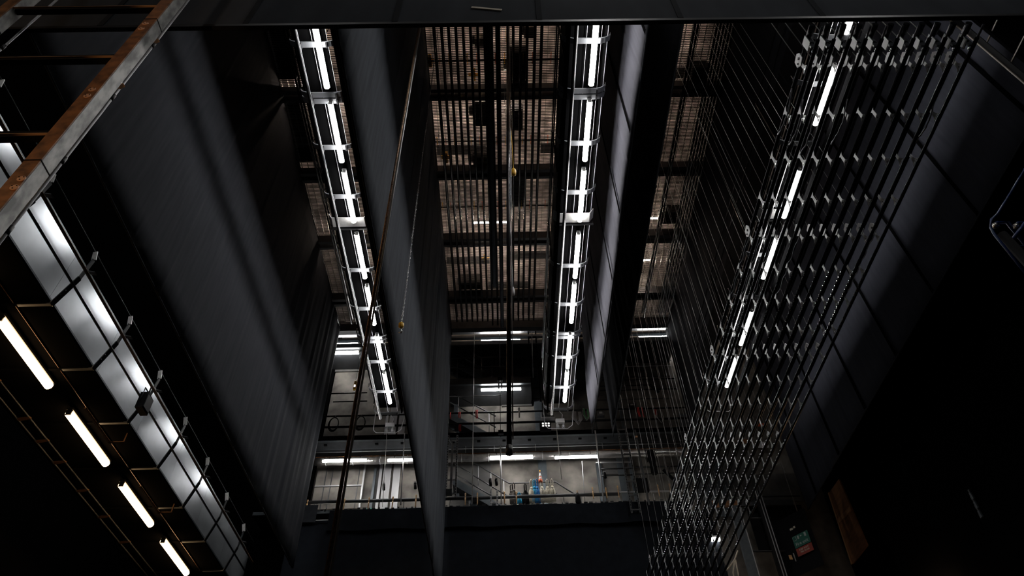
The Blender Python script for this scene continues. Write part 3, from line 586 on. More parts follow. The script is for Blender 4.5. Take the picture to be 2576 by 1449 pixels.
hl(1607, 1700, 847, 'white tube light at the top of the back wall, right strip', r=.06); hl(820, 900, 862, 'white tube light at the top of the back wall, left strip, upper', r=.07); hl(825, 902, 888, 'white tube light at the top of the back wall, left strip, lower', r=.07)
hl(1612, 1705, 1134, 'thin white tube light right of the column, under the second gallery', Y=YR + .4, r=.02)
for k, (u0, u1) in enumerate(((1268, 1345), (1400, 1490), (790, 890), (1620, 1700))):  # unseen floor lights added to brighten the lower wall
    x0, x1 = xx(u0, 1250, 23.5), xx(u1, 1250, 23.5); tube_light('x', ((x0 + x1) / 2, 23.3, 12.58), x1 - x0, .03, T_FLOOR, 'added unseen floor light washing the wall behind the black skirt cloth, %s from the left' % ORD[k], 'added wall washer lights', body=DARK, hang=0)
hl(1790, 1810, 1357, 'small bright work lamp behind the lower hanging bars', Y=YR, r=.07)
# level 1: floor, rails, kick
t = slab(XA, 1700, 1271, 1279, YR, YW, STEELB, 'lowest back gallery above the black skirt cloth')
for u0, u1 in ((768, 1560), (1560, 1720)): pass
z1_ = zz(1250); MB().tube([(xx(768, 1250), YR, z1_), (xx(1560, 1250), YR, z1_)], .062, 10).build('thick_rail', DARK, t)
MB().tube([(xx(1560, 1250), YR, z1_ + .06), (xx(1750, 1250), YR, z1_ + .06)], .03, 8).build('thin_rail', ALU, t)
mb = MB(); rnd = random.Random(4)
for i in range(60):
    u = 780 + i * 15 + rnd.uniform(-5, 5); mb.cbox((xx(u, 1270), YR - .05, zz(1272) + rnd.uniform(0, .04)), rnd.uniform(.02, .14), .04, rnd.uniform(.02, .06))
mb.build('clamp_clutter', BLACK, t)
for u in (793, 1015, 1132, 1180, 1420, 1465, 1562, 1650): MB().tube([(xx(u, 1270), YR + .05, zz(1272)), (xx(u, 1270), YR + .05, zz(1250))], .015, 6).build('rail_post', ALU, t)
# standing posts and columns against the wall
def post(u0, u1, va, vb_, m, label, Y=YW - .15, name='wall_post', dep=.08, cat='post', group=None):
    x0, x1 = xx(u0, vb_, Y), xx(u1, vb_, Y)
    o = MB().box(x0, x1, Y - dep / 2, Y + dep / 2, zz(vb_, Y), zz(va, Y)).build(name, m); tag(o, label, cat, group); return o
Yp = YW - .12
post(1362, 1384, 870, 1300, STEELB, 'broad blue-grey steel column behind the middle bridge end')
for u0, u1, m, w in ((944, 951, ALU, 'narrow first'), (955, 975, ALU, 'broad second'), (981, 999, ALU, 'broad third, brightest')):
    post(u0, u1, 1000, 1275, m, 'pale sheet-metal riser on the wall left of the grey-lit cloth, %s' % w, group='pale wall risers', name='wall_riser', cat='riser')
post(928, 934, 1170, 1290, STEELB, 'thin dark riser left of the pale risers'); post(1512, 1526, 1172, 1270, STEELB, 'pale box column right of the two cloth points, lit white at its foot')
post(1568, 1584, 1150, 1270, STEELB, 'second blue-grey box column right of the two cloth points'); post(1600, 1606, 1000, 1275, STEELB, 'thin blue-grey post further right on the back wall')
post(1140, 1150, 1000, 1080, STEELB, 'grey panel post beside the stair top')
# framed wall panels left
t = thing('wall_panel', (xx(850, 1200), YW - .2, zz(1260)), 'large grey framed wall panel lit by the far left tube light', 'panel')
x0, x1 = xx(785, 1260, YW - .2), xx(905, 1260, YW - .2)
MB().box(x0, x1, YW - .22, YW - .18, zz(1268, YW - .2), zz(1160, YW - .2)).build('panel_sheet', CONC, t)
MB().box(x0, x1, YW - .27, YW - .22, zz(1212, YW - .2) - .02, zz(1212, YW - .2) + .02).box(x1, x1 + .06, YW - .27, YW - .17, zz(1268, YW - .2), zz(1160, YW - .2)).build('panel_frame', ALU, t)
mb = MB()
for u in (808, 824, 850, 893): mb.box(xx(u, 1260, YW - .2), xx(u, 1260, YW - .2) + .03, YW - .24, YW - .22, zz(1268, YW - .2), zz(1165, YW - .2))
mb.build('panel_rib', DARK, t)
tag(MB().box(xx(911, 1260), xx(932, 1260), YR + .5, YR + .52, zz(1279), zz(1250)).build('mint_board', MINT), 'small mint-green board behind the lowest rail', 'board')
# dark painted areas of the wall
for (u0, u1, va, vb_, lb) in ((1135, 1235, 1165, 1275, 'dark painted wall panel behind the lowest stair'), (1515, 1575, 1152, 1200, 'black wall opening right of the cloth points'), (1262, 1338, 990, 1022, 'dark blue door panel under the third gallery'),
                              (1560, 1690, 860, 915, 'dark wall panel above the right strip gallery'), (840, 905, 893, 925, 'dark wall panel above the left strip'), (1130, 1345, 868, 925, 'dark wall panel behind the third gallery rails'), (930, 945, 1165, 1275, 'narrow black recess left of the pale risers'), (700, 1740, 1100, 1141, 'long band of gallery shade painted on the wall above the silver duct')):
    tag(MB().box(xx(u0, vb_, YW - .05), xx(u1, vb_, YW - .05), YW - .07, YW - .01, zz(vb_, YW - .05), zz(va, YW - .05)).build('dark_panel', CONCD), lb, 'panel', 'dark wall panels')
bpy.data.objects['dark_panel.007'].data.materials[0] = VOID  # shade under the second gallery, put into this band's colour
for i, v in enumerate((918, 930, 957, 1013)):
    tag(MB().box(xx(1500, v), xx(1720, v), YW - .03, YW - .005, zz(v, YW), zz(v, YW) + .03).build('wall_ledge', ALU if i == 1 else DARK), 'thin ledge across the right strip of the back wall, %s from the top' % ORD[i], 'ledge', 'wall ledges')
for i, v in enumerate((963, 1090)):
    pass
for k, (u0, u1, v) in enumerate(((1500, 1700, 962), (1500, 1640, 977), (1500, 1705, 988))):
    rail(u0, u1, v, .03, PIPE, 'wall_rail', 'dark pipe rail across the right strip above the red straps, %s from the top' % ORD[k])
rail(835, 925, 979, .025, PIPE, 'wall_rail', 'dark pipe rail behind the amber lamp, upper'); rail(840, 925, 1000, .025, PIPE, 'wall_rail', 'dark pipe rail behind the amber lamp, lower')
for k, (u0, u1, v) in enumerate(((1500, 1592, 1170), (1510, 1592, 1186), (1510, 1592, 1203), (1600, 1740, 1184), (1600, 1740, 1201))):
    rail(u0, u1, v, .025, PIPE if k else ALU, 'wall_rail', 'pipe rail between the posts right of the cloth points, %s of five' % ORD[k])
# stairs
def stair(pa, pb, Y, label, hand, w=.7, th=.26):
    A, B = at(*pa, Y=Y), at(*pb, Y=Y); t = thing('stair_flight', B, label, 'stair', 'stair flights on the back wall')
    for dy in (0, w): MB().bar(A + Vector((0, dy, 0)), B + Vector((0, dy, 0)), .03, th).build('stringer', STEELB, t)
    n = 9
    for k in range(n):
        c = A.lerp(B, (k + .5) / n); MB().cbox((c.x, c.y + w / 2, c.z), .26, w - .04, .03).build('tread', DARK, t)
    for pts, m in hand:
        Q = [at(*q, Y=Y) for q in pts]; MB().tube(Q, .026, 8).build('handrail', m, t)
    Q0, Q1 = at(*hand[0][0][0], Y=Y), at(*hand[0][0][1], Y=Y)
    for f in (.15, .5, .85):
        c = Q0.lerp(Q1, f); zb = A.lerp(B, f).z
        MB().tube([c, (c.x, c.y, zb)], .014, 6).build('rail_post', ALU, t)
    return t
stair((1140, 1210), (1278, 1290), 23.0, 'lowest stair flight coming down to the gallery with coiled ropes',
      [([(1190, 1163), (1281, 1216), (1397, 1212), (1452, 1248)], RAILM), ([(1145, 1168), (1300, 1262)], RAILM), ([(1148, 1195), (1238, 1248)], RAILM), ([(1281, 1243), (1395, 1240), (1412, 1250)], PIPE)])
stair((1130, 1045), (1248, 1108), 23.0, 'second stair flight behind the red straps', [([(1138, 990), (1247, 1047)], RAILM), ([(1132, 1012), (1247, 1075)], RAILM)])
stair((1125, 905), (1248, 970), 23.0, 'uppermost stair flight left of the long pipe', [([(1184, 886), (1247, 918)], RAILM), ([(1138, 884), (1247, 946)], RAILM)])
# thin hanging lines in front of the back wall
for (p0, p1, Y, m, lb, r) in (((1197, 560), (1187.5, 1268), YR - .3, WIRE, 'thin pale rope hanging before the stairs', .014), ((1398, 1056), (1413, 1206), YR - .2, WIRE, 'thin pale rope hanging below the middle bridge end', .014),
                              ((1464, 1160), (1472, 1268), YR + .2, ALU, 'thin conduit down the wall left of the cloth points', .012), ((1259, 1120), (1261, 1268), YR - .1, ALU, 'thin upright pipe beside the white tube light', .022),
                              ((1257, 830), (1259, 1100), YR - .1, PIPE, 'thin dark chain line left of the long pipe', .010), ((978, 1010), (962, 1275), YR - .2, WIRE, 'pair of thin pale lines below the left bridge end', .010),
                              ((1018, 1090), (1008, 1270), YR - .2, ALU, 'thin upright pipe at the edge of the grey-lit cloth', .02), ((1338, 835), (1341, 950), YR - .1, ALU, 'thin drop pipe at the right end of the third gallery', .014),
                              ((1497, 1083), (1519, 1264), YR - .1, ALU, 'pale upright pipe below the cloth points', .028)):
    a, b = at(*p0, Y=Y), at(*p1, Y=Y)
    tag(MB().tube([a, b], r, 6).build('hanging_line', m), lb, 'line')
# cable ladders upright
def ladder(u, va, vb_, wpx, Y, label, mm=ALU):
    t = thing('cable_ladder', (xx(u, vb_, Y), Y, zz(vb_, Y)), label, 'cable ladder', 'upright cable ladders')
    x0 = xx(u - wpx / 2, vb_, Y); x1 = xx(u + wpx / 2, vb_, Y); z0, z1 = zz(vb_, Y), zz(va, Y)
    for x in (x0, x1): MB().box(x - .03, x + .03, Y - .04, Y + .0, z0, z1).build('perforated_side', mm, t)
    mb = MB(); z = z0 + .05
    while z < z1 - .05:
        for x in (x0, x1): mb.box(x - .012, x + .012, Y - .045, Y - .041, z, z + .05)
        z += .11
    mb.build('slot_row', MATT, t)['kind'] = 'stuff'
    k = 0; z = z0 + .1
    while z < z1: MB().box(x0, x1, Y - .03, Y - .01, z, z + .05).build('rung', mm, t); z += .55
    return t
t = ladder(1134, 1092, 1247, 24, YR - .25, 'upright cable ladder right beside the grey-lit cloth'); p = at(1137, 1150, Y=YR - .32)
MB().box(p.x - .04, p.x + .04, p.y, p.y + .05, zz(1235), zz(1125)).bar((p.x, p.y + .02, zz(1125)), (p.x - .12, p.y + .02, zz(1112)), .08, .05).build('trunking', ALU, t)
p = at(1127, 1239, Y=YR - .3); MB().cbox(p, .28, .10, .22).build('wall_box', STEELB, t)
t = ladder(1243, 1232, 1272, 16, YR - .2, 'short cable ladder on the lowest gallery right of the lamps')
t = ladder(1602, 1080, 1300, 22, YR - .25, 'tall cable ladder right of the cloth points behind the thin wires', DARK); p = at(1601, 1099, Y=YR - .3); MB().cbox(p, .08, .06, .06).build('small_box', PLYE, t)
MB().box(p.x - .03, p.x + .03, p.y, p.y + .04, zz(1290), zz(1100)).build('trunking', DARK, t)
# coiled ropes over the stair handrail
def coil(u, vtop, vbot, w, m, label, knot=0):
    Y = YR + .35; top = at(u, vtop, Y=Y); zt, zb = zz(vtop, Y), zz(vbot, Y); x = top.x; rnd = random.Random(int(u))
    t = thing('coiled_rope', (x, Y, zb), label, 'rope', 'coiled ropes hung on the stair rail')
    hz = zt - (zt - zb) * .32
    MB().tube([(x - .03, Y, hz), (x - .035, Y, zt), (x, Y - .04, zt + .05), (x + .035, Y, zt), (x + .03, Y, hz)], .022, 7).build('hanging_loop', m, t)
    mb = MB()
    for k in range(7):
        f = (k / 6 - .5); ww = w * (.35 + .65 * abs(f)) * (1 if f > 0 else -1); mb.tube([(x + f * .04, Y + .03 * (k % 2), hz + .04), (x + f * w * .8, Y - .02 * (k % 3), hz - .12), (x + f * w + rnd.uniform(-.01, .01), Y, (hz + zb) / 2), (x + f * w * .9, Y, zb + .04 + .05 * abs(f))], .027, 7)
    mb.build('rope_bundle', m, t)
    MB().lathe((x, Y, hz), [(.045, -.05), (.06, -.02), (.06, .03), (.04, .06)], 10).build('binding_knot', m, t)
    return t
for a in ((1286, 1222, 1272, .10, GREYR, 'thick grey-brown coiled rope at the left end of the stair rail'), (1292, 1218, 1272, .22, GREYR, 'second grey-brown coiled rope, looser loop'),
          (1306, 1243, 1272, .16, CYANR, 'light blue coiled rope hanging low beside a wooden pin'), (1321, 1222, 1274, .24, MATT, 'black cable coil on the stair rail'), (1336, 1212, 1272, .20, WHITER, 'natural white coiled rope left of the blue ones'),
          (1343, 1212, 1268, .18, CYANR, 'light blue coiled rope on the stair rail, upper bundle knotted'), (1350, 1211, 1272, .20, BLUER, 'dark blue coiled rope on the stair rail'), (1362, 1212, 1270, .20, WHITER, 'natural white coiled rope right below the striped cone'),
          (1376, 1212, 1270, .22, WHITER, 'widest natural white coiled rope, third of the white ones'), (1388, 1212, 1268, .18, WHITER, 'natural white coiled rope at the right corner of the stair rail')): coil(*a)
p = at(1360, 1213, Y=YR + .35); t = thing('striped_cone', p, 'orange and white striped cone with yellow tip above the coiled ropes', 'cone')
prof = [(.075, .0), (.075, .07), (.068, .11), (.062, .17), (.056, .21), (.045, .27), (.038, .31), (.022, .36), (.012, .38)]
cols = [ORANGE, WHITE, ORANGE, WHITE]
for k, (i0, i1) in enumerate(((0, 2), (2, 3), (3, 4), (4, 8))): MB().lathe(p, prof[i0:i1 + 1], 14).build('stripe_band', cols[k], t)
MB().lathe(p + Vector((0, 0, .44)), [(.01, 0), (.025, .02), (.022, .05), (.008, .06)], 10).build('yellow_tip', YELLG, t); MB().tube([p + Vector((0, 0, .36)), p + Vector((0, 0, .45))], .006, 6).build('tip_rod', ORANGE, t)
# wooden pins through the lowest rail
for k, (u, va, vb_) in enumerate(((776, 1246, 1272), (868, 1246, 1278), (929, 1244, 1276), (989, 1244, 1274), (1047, 1241, 1272), (1171, 1240, 1270), (1201, 1240, 1270), (1269, 1239, 1269), (1299, 1239, 1271), (1492, 1234, 1263), (1526, 1236, 1263), (1556, 1232, 1262), (1658, 1232, 1262), (1688, 1230, 1262))):
    x = xx(u, (va + vb_) / 2); za, zb = zz(va), zz(vb_); y = YR - .075
    t = thing('belaying_pin', (x, y, zb), 'pale wooden pin on the lowest back rail, %s from the left' % ORD[k], 'pin', 'wooden pins on the lowest rail')
    MB().lathe((x, y, zb), [(.012, 0), (.02, .03), (.024, (za - zb) * .45), (.026, (za - zb) * .62)], 8).build('shaft', WOOD, t)
    MB().lathe((x, y, zb + (za - zb) * .62), [(.026, 0), (.014, .04), (.03, (za - zb) * .30), (.022, (za - zb) * .38)], 8).build('handle', WOOD, t)
p = at(1454, 1255, Y=YR - .1); t = thing('rope_clump', p, 'black cable clump gathered round a pin on the lowest rail', 'cable'); MB().lathe(p - Vector((0, 0, .2)), [(.05, 0), (.1, .08), (.09, .3), (.04, .42)], 10).build('bundle', MATT, t); MB().lathe(p + Vector((0, 0, .2)), [(.02, 0), (.014, .14)], 8).build('pin_top', WOOD, t)
# cable coils on the second gallery rail
for (u, v, lb) in ((840, 1066, 'black cable coil on the second gallery rail left of the rope'), (907, 1063, 'black cable coil on the second gallery rail behind the rope')):
    p = at(u, v, Y=YR - .08); t = thing('cable_coil', p, lb, 'cable', 'black cable coils'); 
    for j in range(3): MB().tube([p + Vector(((.17 + .012 * j) * math.cos(a / 20 * 6.2832), -.03 * j, (.29 + .015 * j) * math.sin(a / 20 * 6.2832) - .04 * j)) for a in range(21)], .016, 6).build('cable_loop', MATT, t)
    MB().tube([p + Vector((0, -.03, .28)), p + Vector((.02, 0, .38))], .02, 6).build('hanger', BLACK, t)
# red straps
for (u, va, vb_, lb) in ((1134, 1037, 1052, 'first red strap on the second gallery rail'), (1157, 1037, 1050, 'second red strap on the second gallery rail'), (1200, 1033, 1052, 'third and widest red strap on the second gallery rail'), (1158, 1068, 1084, 'red strap bundle below the second gallery rail'),
                         (1606, 1036, 1058, 'red strap in the right strip, wide bundle'), (1616, 1036, 1060, 'red strap in the right strip, thin'), (1650, 1042, 1055, 'red strap in the right strip, farthest right')):
    z0, z1 = zz(vb_), zz(va); x = xx(u, va); y = YR - .06; t = thing('red_strap', (x, y, z1), lb, 'strap', 'red straps')
    for dx in ((-.03, .02) if u not in (1134, 1616) else (0,)): MB().tube([(x + dx, y, z1 + .02), (x + dx - .01, y - .02, (z0 + z1) / 2), (x + dx + .01, y, z0)], .02, 6).build('strap_tail', RED, t)
# cables and gear on the second gallery
p = at(1372, 1075, Y=YR - .1); t = thing('control_panel', p, 'black control panel with six pale round buttons below the middle bridge', 'control panel')
MB().cbox(p, .42, .14, .36).build('panel_box', MATT, t); MB().cbox(p + Vector((0, -.075, .06)), .34, .01, .20).build('face_plate', DARK, t)
for i in range(3):
    for j in range(2): MB().lathe(p + Vector((-.09 + .11 * i, -.09, .01 + .11 * j)), [(.038, 0), (.038, .02), (.02, .03)], 10, 'y').build('button', LENS, t)
p = at(1378, 1046, Y=YR - .15); t = thing('cable_tray', p, 'small tray of tangled cables left of the middle bridge end', 'tray'); MB().cbox(p + Vector((0, 0, -.14)), .52, .2, .03).box(p.x - .27, p.x - .25, p.y - .1, p.y + .1, p.z - .15, p.z + .1).build('tray_frame', ALU, t)
rnd = random.Random(3)
for i in range(5): MB().tube([p + Vector((-.22 + .09 * k, -.05, rnd.uniform(-.08, .06))) for k in range(6)], .014, 5).build('tangled_cable', BLACK if i % 2 else DARK, t)
for (u, v, m, lb, n) in ((1453, 1047, ALU, 'bundle of pale cables hanging right of the middle bridge end', 5), (1475, 1040, GREENC, 'bundle of green cables hanging left of the cloth points', 3), (1661, 1046, BLACK, 'black cable bundle in the right strip', 3)):
    p = at(u, v, Y=YR - .12); t = thing('cable_bundle', p, lb, 'cable')
    for i in range(n):
        w = .05 + .03 * i; MB().tube([p + Vector((-w, -.02 * i, .22)), p + Vector((-w * 1.3, 0, -.05)), p + Vector((-w * .5 + .02 * i, 0, -.25 - .04 * i)), p + Vector((w, 0, -.15)), p + Vector((w * .9, 0, .20))], .012, 5).build('cable_loop', m if i % 3 < 2 else ALU, t)
for (u, v, lb) in ((1511, 1043, 'small dark motor box on the second gallery right of the lit cloth point'), (1590, 1023, 'black box on the rail at the left of the right strip')):
    p = at(u, v, Y=YR - .12); t = thing('motor_box', p, lb, 'box'); MB().cbox(p, .28, .16, .2).build('casing', DARK if u < 1550 else MATT, t); MB().cbox(p + Vector((0, -.09, .03)), .12, .02, .08).build('cover_plate', ALU if u < 1550 else BLACK, t)
# hanging lamps and small gear
p = at(893, 970, Y=YR - .6); t = thing('amber_lamp', p, 'amber tube-shaped hand lamp hanging beside the rope', 'lamp'); MB().lathe(p - Vector((0, 0, .22)), [(.04, 0), (.055, .03), (.055, .40), (.03, .45)], 10).build('amber_body', YELLG, t); MB().lathe(p - Vector((0, .02, .05)), [(.04, -.06), (.045, 0), (.04, .06)], 8).build('bulb', LENS, t); MB().tube([p + Vector((0, 0, .2)), Vector((p.x + .02, p.y, GRID))], .006, 5).build('lamp_cord', BLACK, t)
p = at(1641, 1162, Y=YR - .3); t = thing('hanging_spotlight', p, 'long black spotlight hanging in the right strip before the white-lit wall', 'spotlight'); MB().lathe(p - Vector((0, 0, .5)), [(.10, 0), (.13, .06), (.11, .45), (.14, .6), (.12, .95)], 12).build('lamp_body', MATT, t); MB().tube([p + Vector((-.17, 0, 0)), p + Vector((-.17, 0, .5)), p + Vector((.17, 0, .5)), p + Vector((.17, 0, 0))], .018, 6).build('yoke', BLACK, t)
for (u, v, lb, sx) in ((1680, 1192, 'slim black spotlight tilted on the pipe rail right of the hanging one', .12), (1613, 1221, 'black screen-like box on the lowest gallery in the right strip', .5), (1645, 976, 'angled black bracket lamp on the dark pipe rails', .12)):
    p = at(u, v, Y=YR - .2); t = thing('stage_lamp', p, lb, 'lamp')
    if sx > .3: MB().cbox(p, .50, .12, .52).build('casing', MATT, t); MB().tube([p + Vector((-.1, 0, .26)), p + Vector((0, 0, .42)), p + Vector((.1, 0, .26))], .02, 6).build('handle', BLACK, t)
    else: MB().tube([p + Vector((-.13, 0, .17)), p + Vector((.15, 0, -.22))], .06, 8).build('lamp_body', MATT, t); MB().tube([p + Vector((.0, 0, 0)), p + Vector((.13, 0, .3))], .03, 6).build('clamp_arm', BLACK, t)
for (u, v, lb) in ((1233, 1214, 'small black lamp pair clamped to the stair, left one'), (1248, 1213, 'small black lamp clamped upright by the thin pipe'), (965, 1225, 'small black lamp hanging left of the grey-lit cloth'), (1044, 1222, 'tiny black lamp at the edge of the grey-lit cloth'), (1521, 1195, 'small lamp with white clip on the rails right of the cloth points')):
    p = at(u, v, Y=YR - .05); t = thing('clamp_lamp', p, lb, 'lamp', 'small clamp lamps'); MB().tube([p + Vector((0, 0, .09)), p + Vector((.02, 0, -.12))], .05, 8).build('lamp_body', MATT, t); MB().cbox(p + Vector((0, -.02, .12)), .09, .06, .05).build('clip', ALU, t)
p = at(1306, 1038, Y=YR - .1); tag(MB().cbox(p, .06, .04, .46).build('tube_holder', ALU), 'short upright silver bar on the second gallery rail right of the long pipe', 'bar')
p = at(1256, 895, Y=YR - .2); t = thing('hook_block', at(1258, 955, Y=YR - .2), 'dark hook block with pale cheeks hanging left of the long pipe', 'hook block'); q_ = at(1258, 955, Y=YR - .2); MB().cbox(q_, .20, .12, .16).build('block_body', MATT, t)
for dx in (-.06, .06): MB().cbox(q_ + Vector((dx, -.03, -.28)), .05, .04, .42).build('cheek_plate', ALU, t)
q_ = at(1260, 1088, Y=YR - .2); tag(MB().cbox(q_, .20, .12, .16).build('lower_block', MATT), 'small black block on the chain line above the silver duct', 'block')
for (x0_, v0, x1_, v1, lb) in ((1263, 916, 1338, 947, 'thin sagging cable from the chain line to the third gallery corner'),):
    a, b = at(x0_, v0, Y=YR + .3), at(x1_, v1, Y=YR + .3); tag(MB().tube([a.lerp(b, k / 8) - Vector((0, 0, .25 * math.sin(k / 8 * math.pi))) for k in range(9)], .014, 5).build('sagging_cable', BLACK), lb, 'cable')
t = ladder(0 + 1350, 835, 1012, 20, YR + .0, 'upright black framework left of the middle bridge end'); 
for c_ in t.children: c_.data.materials[0] = MATT
# skirt and black backdrop
def wrinkled(name, x0, x1, Y, z0, z1, m, label, cat, amp=.03, seed=1):
    rnd = random.Random(seed); nx, nz = int((x1 - x0) / .08), 10; vs = []; fs = []
    for s in (0, .015):
        for j in range(nz + 1):
            for i in range(nx + 1):
                x = x0 + (x1 - x0) * i / nx; z = z0 + (z1 - z0) * j / nz
                vs.append((x, Y + s - .02 + amp * (math.sin(x * 2.1 + z * 1.7) * .5 + math.sin(x * 5.3 - z * 2.9) * .3 + math.sin(x * .9 + z * 6) * .35), z + (.02 * math.sin(x * 3) if j == 0 else 0)))
    k = (nx + 1) * (nz + 1)
    for j in range(nz):
        for i in range(nx):
            a = j * (nx + 1) + i; fs += [(a, a + 1, a + nx + 2, a + nx + 1), (k + a, k + a + nx + 1, k + a + nx + 2, k + a + 1)]
    return tag(MB().add(vs, fs, True).build(name, m), label, cat)
wrinkled('skirt_cloth', xx(833, 1280), xx(1730, 1280), YR - .12, zz(1327), zz(1276), SKIRT, 'black wrinkled skirt cloth hung below the lowest gallery', 'skirt', .03)
wrinkled('back_curtain', xx(735, 1300), xx(1795, 1300), YR + .05, FLOOR + .02, zz(1296), SKIRT, 'black back curtain filling the bottom middle of the photo', 'curtain', .02, 4)
wrinkled('cloth_flap', xx(765, 1275), xx(803, 1275), YR - .14, zz(1304), zz(1262), CLOTH2, 'small black cloth flap tied to the left end of the lowest rail', 'cloth', .02, 7)
MB_ = MB().tube([(xx(770, 1300), YR - .1, zz(1299)), (xx(830, 1300), YR - .1, zz(1299))], .02, 8).build('curtain_pipe', ALU); tag(MB_, 'short pale pipe carrying the curtain at its left end', 'pipe')
# ---------------------------------------------------------------- right side
# column and rails at the top right corner
Yq = 5.6
a = at(2400, 60, Y=Yq); t = thing('side_gallery_frame', (a.x, Yq, FLOOR), 'dark gallery frame in the top right corner behind the last fly bar', 'frame')
MB().box(a.x, a.x + .02, Yq - .12, Yq + .02, FLOOR, 17).build('corner_post', MATT, t); MB().box(a.x - .02, a.x, Yq - .02, Yq, FLOOR, 17).build('post_edge', EDGE, t)
MB().box(a.x + .08, a.x + 1.4, Yq - .25, Yq - .2, FLOOR, 17).build('inner_panel', VOID, t)
for (u0, v0) in ((2476, 112), (2534, 168)):
    p = at(u0, v0, Y=Yq + .0); q_ = p + Vector((0.0, -2.4, 0)); MB().bar(p + Vector((.03, -.02, 0)), q_, .02, .03).build('ledger_pipe', EDGE, t)
for (u0, v0, u1, v1) in ((2488, 57, 2499, 66), (2506, 73, 2528, 91), (2511, 64, 2555, 100), (2456, 58, 2490, 84)):
    p, q_ = at(u0, v0, Y=Yq - .1), at(u1, v1, Y=Yq - .1); q_.x = p.x; MB().tube([p + Vector((.3, 0, 0)), q_ + Vector((.3, 0, -.2))], .006, 5).build('thin_line', ALU, t)
# blue work platform at the right edge
Yb = 4.6
t = thing('work_platform', at(2520, 600, Y=Yb), 'dark blue tube-framed work platform cut off by the right edge', 'platform')
def bt(pts, r=.022, n='blue_tube'): MB().tube([at(u, v, Y=Yb + d) for (u, v, d) in pts], r, 8).build(n, BLUEP, t)
bt([(2600, 380, 0), (2576, 430, 0), (2510, 538, 0), (2494, 552, 0), (2492, 572, 0), (2502, 590, 0), (2600, 712, 0)], .014); bt([(2502, 566, .3), (2508, 560, .3), (2535, 560, .3), (2600, 640, .3)]); bt([(2556, 572, .3), (2560, 562, .3), (2600, 562, .3)]); bt([(2536, 618, .1), (2600, 535, .1)]); bt([(2536, 620, .1), (2600, 620, .1)], .012)
for (u, v) in ((2506, 570), (2559, 572)): MB().lathe(at(u, v, Y=Yb + .25), [(.02, -.02), (.035, 0), (.03, .04)], 10).build('tube_end', CHROME, t)
MB().tube([at(2520, 590, Y=Yb), Vector((at(2520, 590, Y=Yb).x + .4, Yb, FLOOR))], .05, 8).build('mast', MATT, t)
# wall opening with plywood board
c4 = [at(u, v, X=12.18) for u, v in ((2090, 1239), (2114, 1205), (2186, 1372), (2149, 1419))]
y0_, y1_ = min(c.y for c in c4), max(c.y for c in c4); zt_ = max(c.z for c in c4); zb_ = min(c.z for c in c4)
t = thing('plywood_board', (12.15, (c4[0].y + c4[3].y) / 2, zb_), 'orange-lit plywood board high on the right wall', 'board')
MB().prism([(c.y, c.z) for c in c4], 'x', 12.12, 12.17).build('board_sheet', PLY, t)
m0, m1 = c4[0].lerp(c4[3], .42), c4[1].lerp(c4[2], .46)
MB().bar((12.1, m0.y, m0.z), (12.1, m1.y, m1.z), .03, .14).build('cross_batten', PLYE, t); MB().bar((12.1, c4[0].y, c4[0].z), (12.1, c4[3].y, c4[3].z), .03, .10, (0, 1, 0)).build('edge_batten', PLYE, t)
tube_light('y', (11.5, 19.6, 7.6), 1.8, .06, T_BOARD, 'added unseen warm lamp low beside the plywood board', 'added warm lights by the right wall', hang=0)  # unseen lamp added to brighten the board
# framed lift cage and doors at the lower right of the back wall
YC_ = 22.6
t = thing('cage_frame', at(1990, 1388, Y=YC_), 'thin pale pipe frame around the dark doorway at lower right', 'frame')
for pts in ([(1948, 1172), (1964, 1163), (2040, 1388)], [(1975, 1190), (1964, 1163)]): MB().tube([at(u, v, Y=YC_) for u, v in pts], .018, 8).build('frame_pipe', ALU, t)
for u0, u1, v in ((1915, 2012, 1249), (1870, 2035, 1387), (1885, 1940, 1304)): MB().tube([at(u0, v, Y=YC_), at(u1, v - 1, Y=YC_)], .03, 6).build('cross_pipe', BLACK, t)
for (u0, v0, u1, v1, lb, m) in ((1905, 1262, 1948, 1392, 'twin black uprights beside the dark doorway, left one', PIPE), (1917, 1262, 1958, 1400, 'twin black uprights beside the dark doorway, right one', PIPE), (1848, 1300, 1900, 1460, 'pale grey slanting-looking steel column at the bottom right of the bars', STEELB)):
    a, b = at(u0, v0, Y=YC_), at(u1, v1, Y=YC_); w = .12 if m is PIPE else .32
    o = MB().box(b.x - w / 2, b.x + w / 2, YC_ - .06, YC_ + .06, b.z - 3, a.z + .4).build('upright_post', m); tag(o, lb, 'post')
    MB().box(b.x + w / 2 - .02, b.x + w / 2 + .01, YC_ - .075, YC_ - .06, b.z - 3, a.z + .4).build('bright_edge', ALU, o)
t = thing('riveted_beam', at(1960, 1262, Y=YC_ + .1), 'brown riveted beam above the dark doorway', 'beam'); t['kind'] = 'thing'
a, b = at(1780, 1272, Y=YC_ + .1), at(1995, 1266, Y=YC_ + .1); MB().box(a.x, b.x, YC_ + .1, YC_ + .2, b.z - .05, b.z + .16).build('web_plate', DARK, t)
for u in (1800, 1830, 1850, 1915): q_ = at(u, 1268, Y=YC_ + .08); MB().cbox(q_, .22, .03, .26).build('splice_plate', BROWN, t)
for u, v0, v1, m, lb in ((1968, 1190, 1262, CONCD, 'dark slatted shutter above the brown riveted beam'), (1955, 1270, 1385, MATT, 'dark doorway below the brown riveted beam')):
    a, b = at(u - 45, v1, Y=YC_ + .4), at(u + 60, v0, Y=YC_ + .4); o = MB().box(a.x, b.x, YC_ + .4, YC_ + .45, a.z, b.z).build('door_leaf', m); tag(o, lb, 'door'); o['kind'] = 'thing'
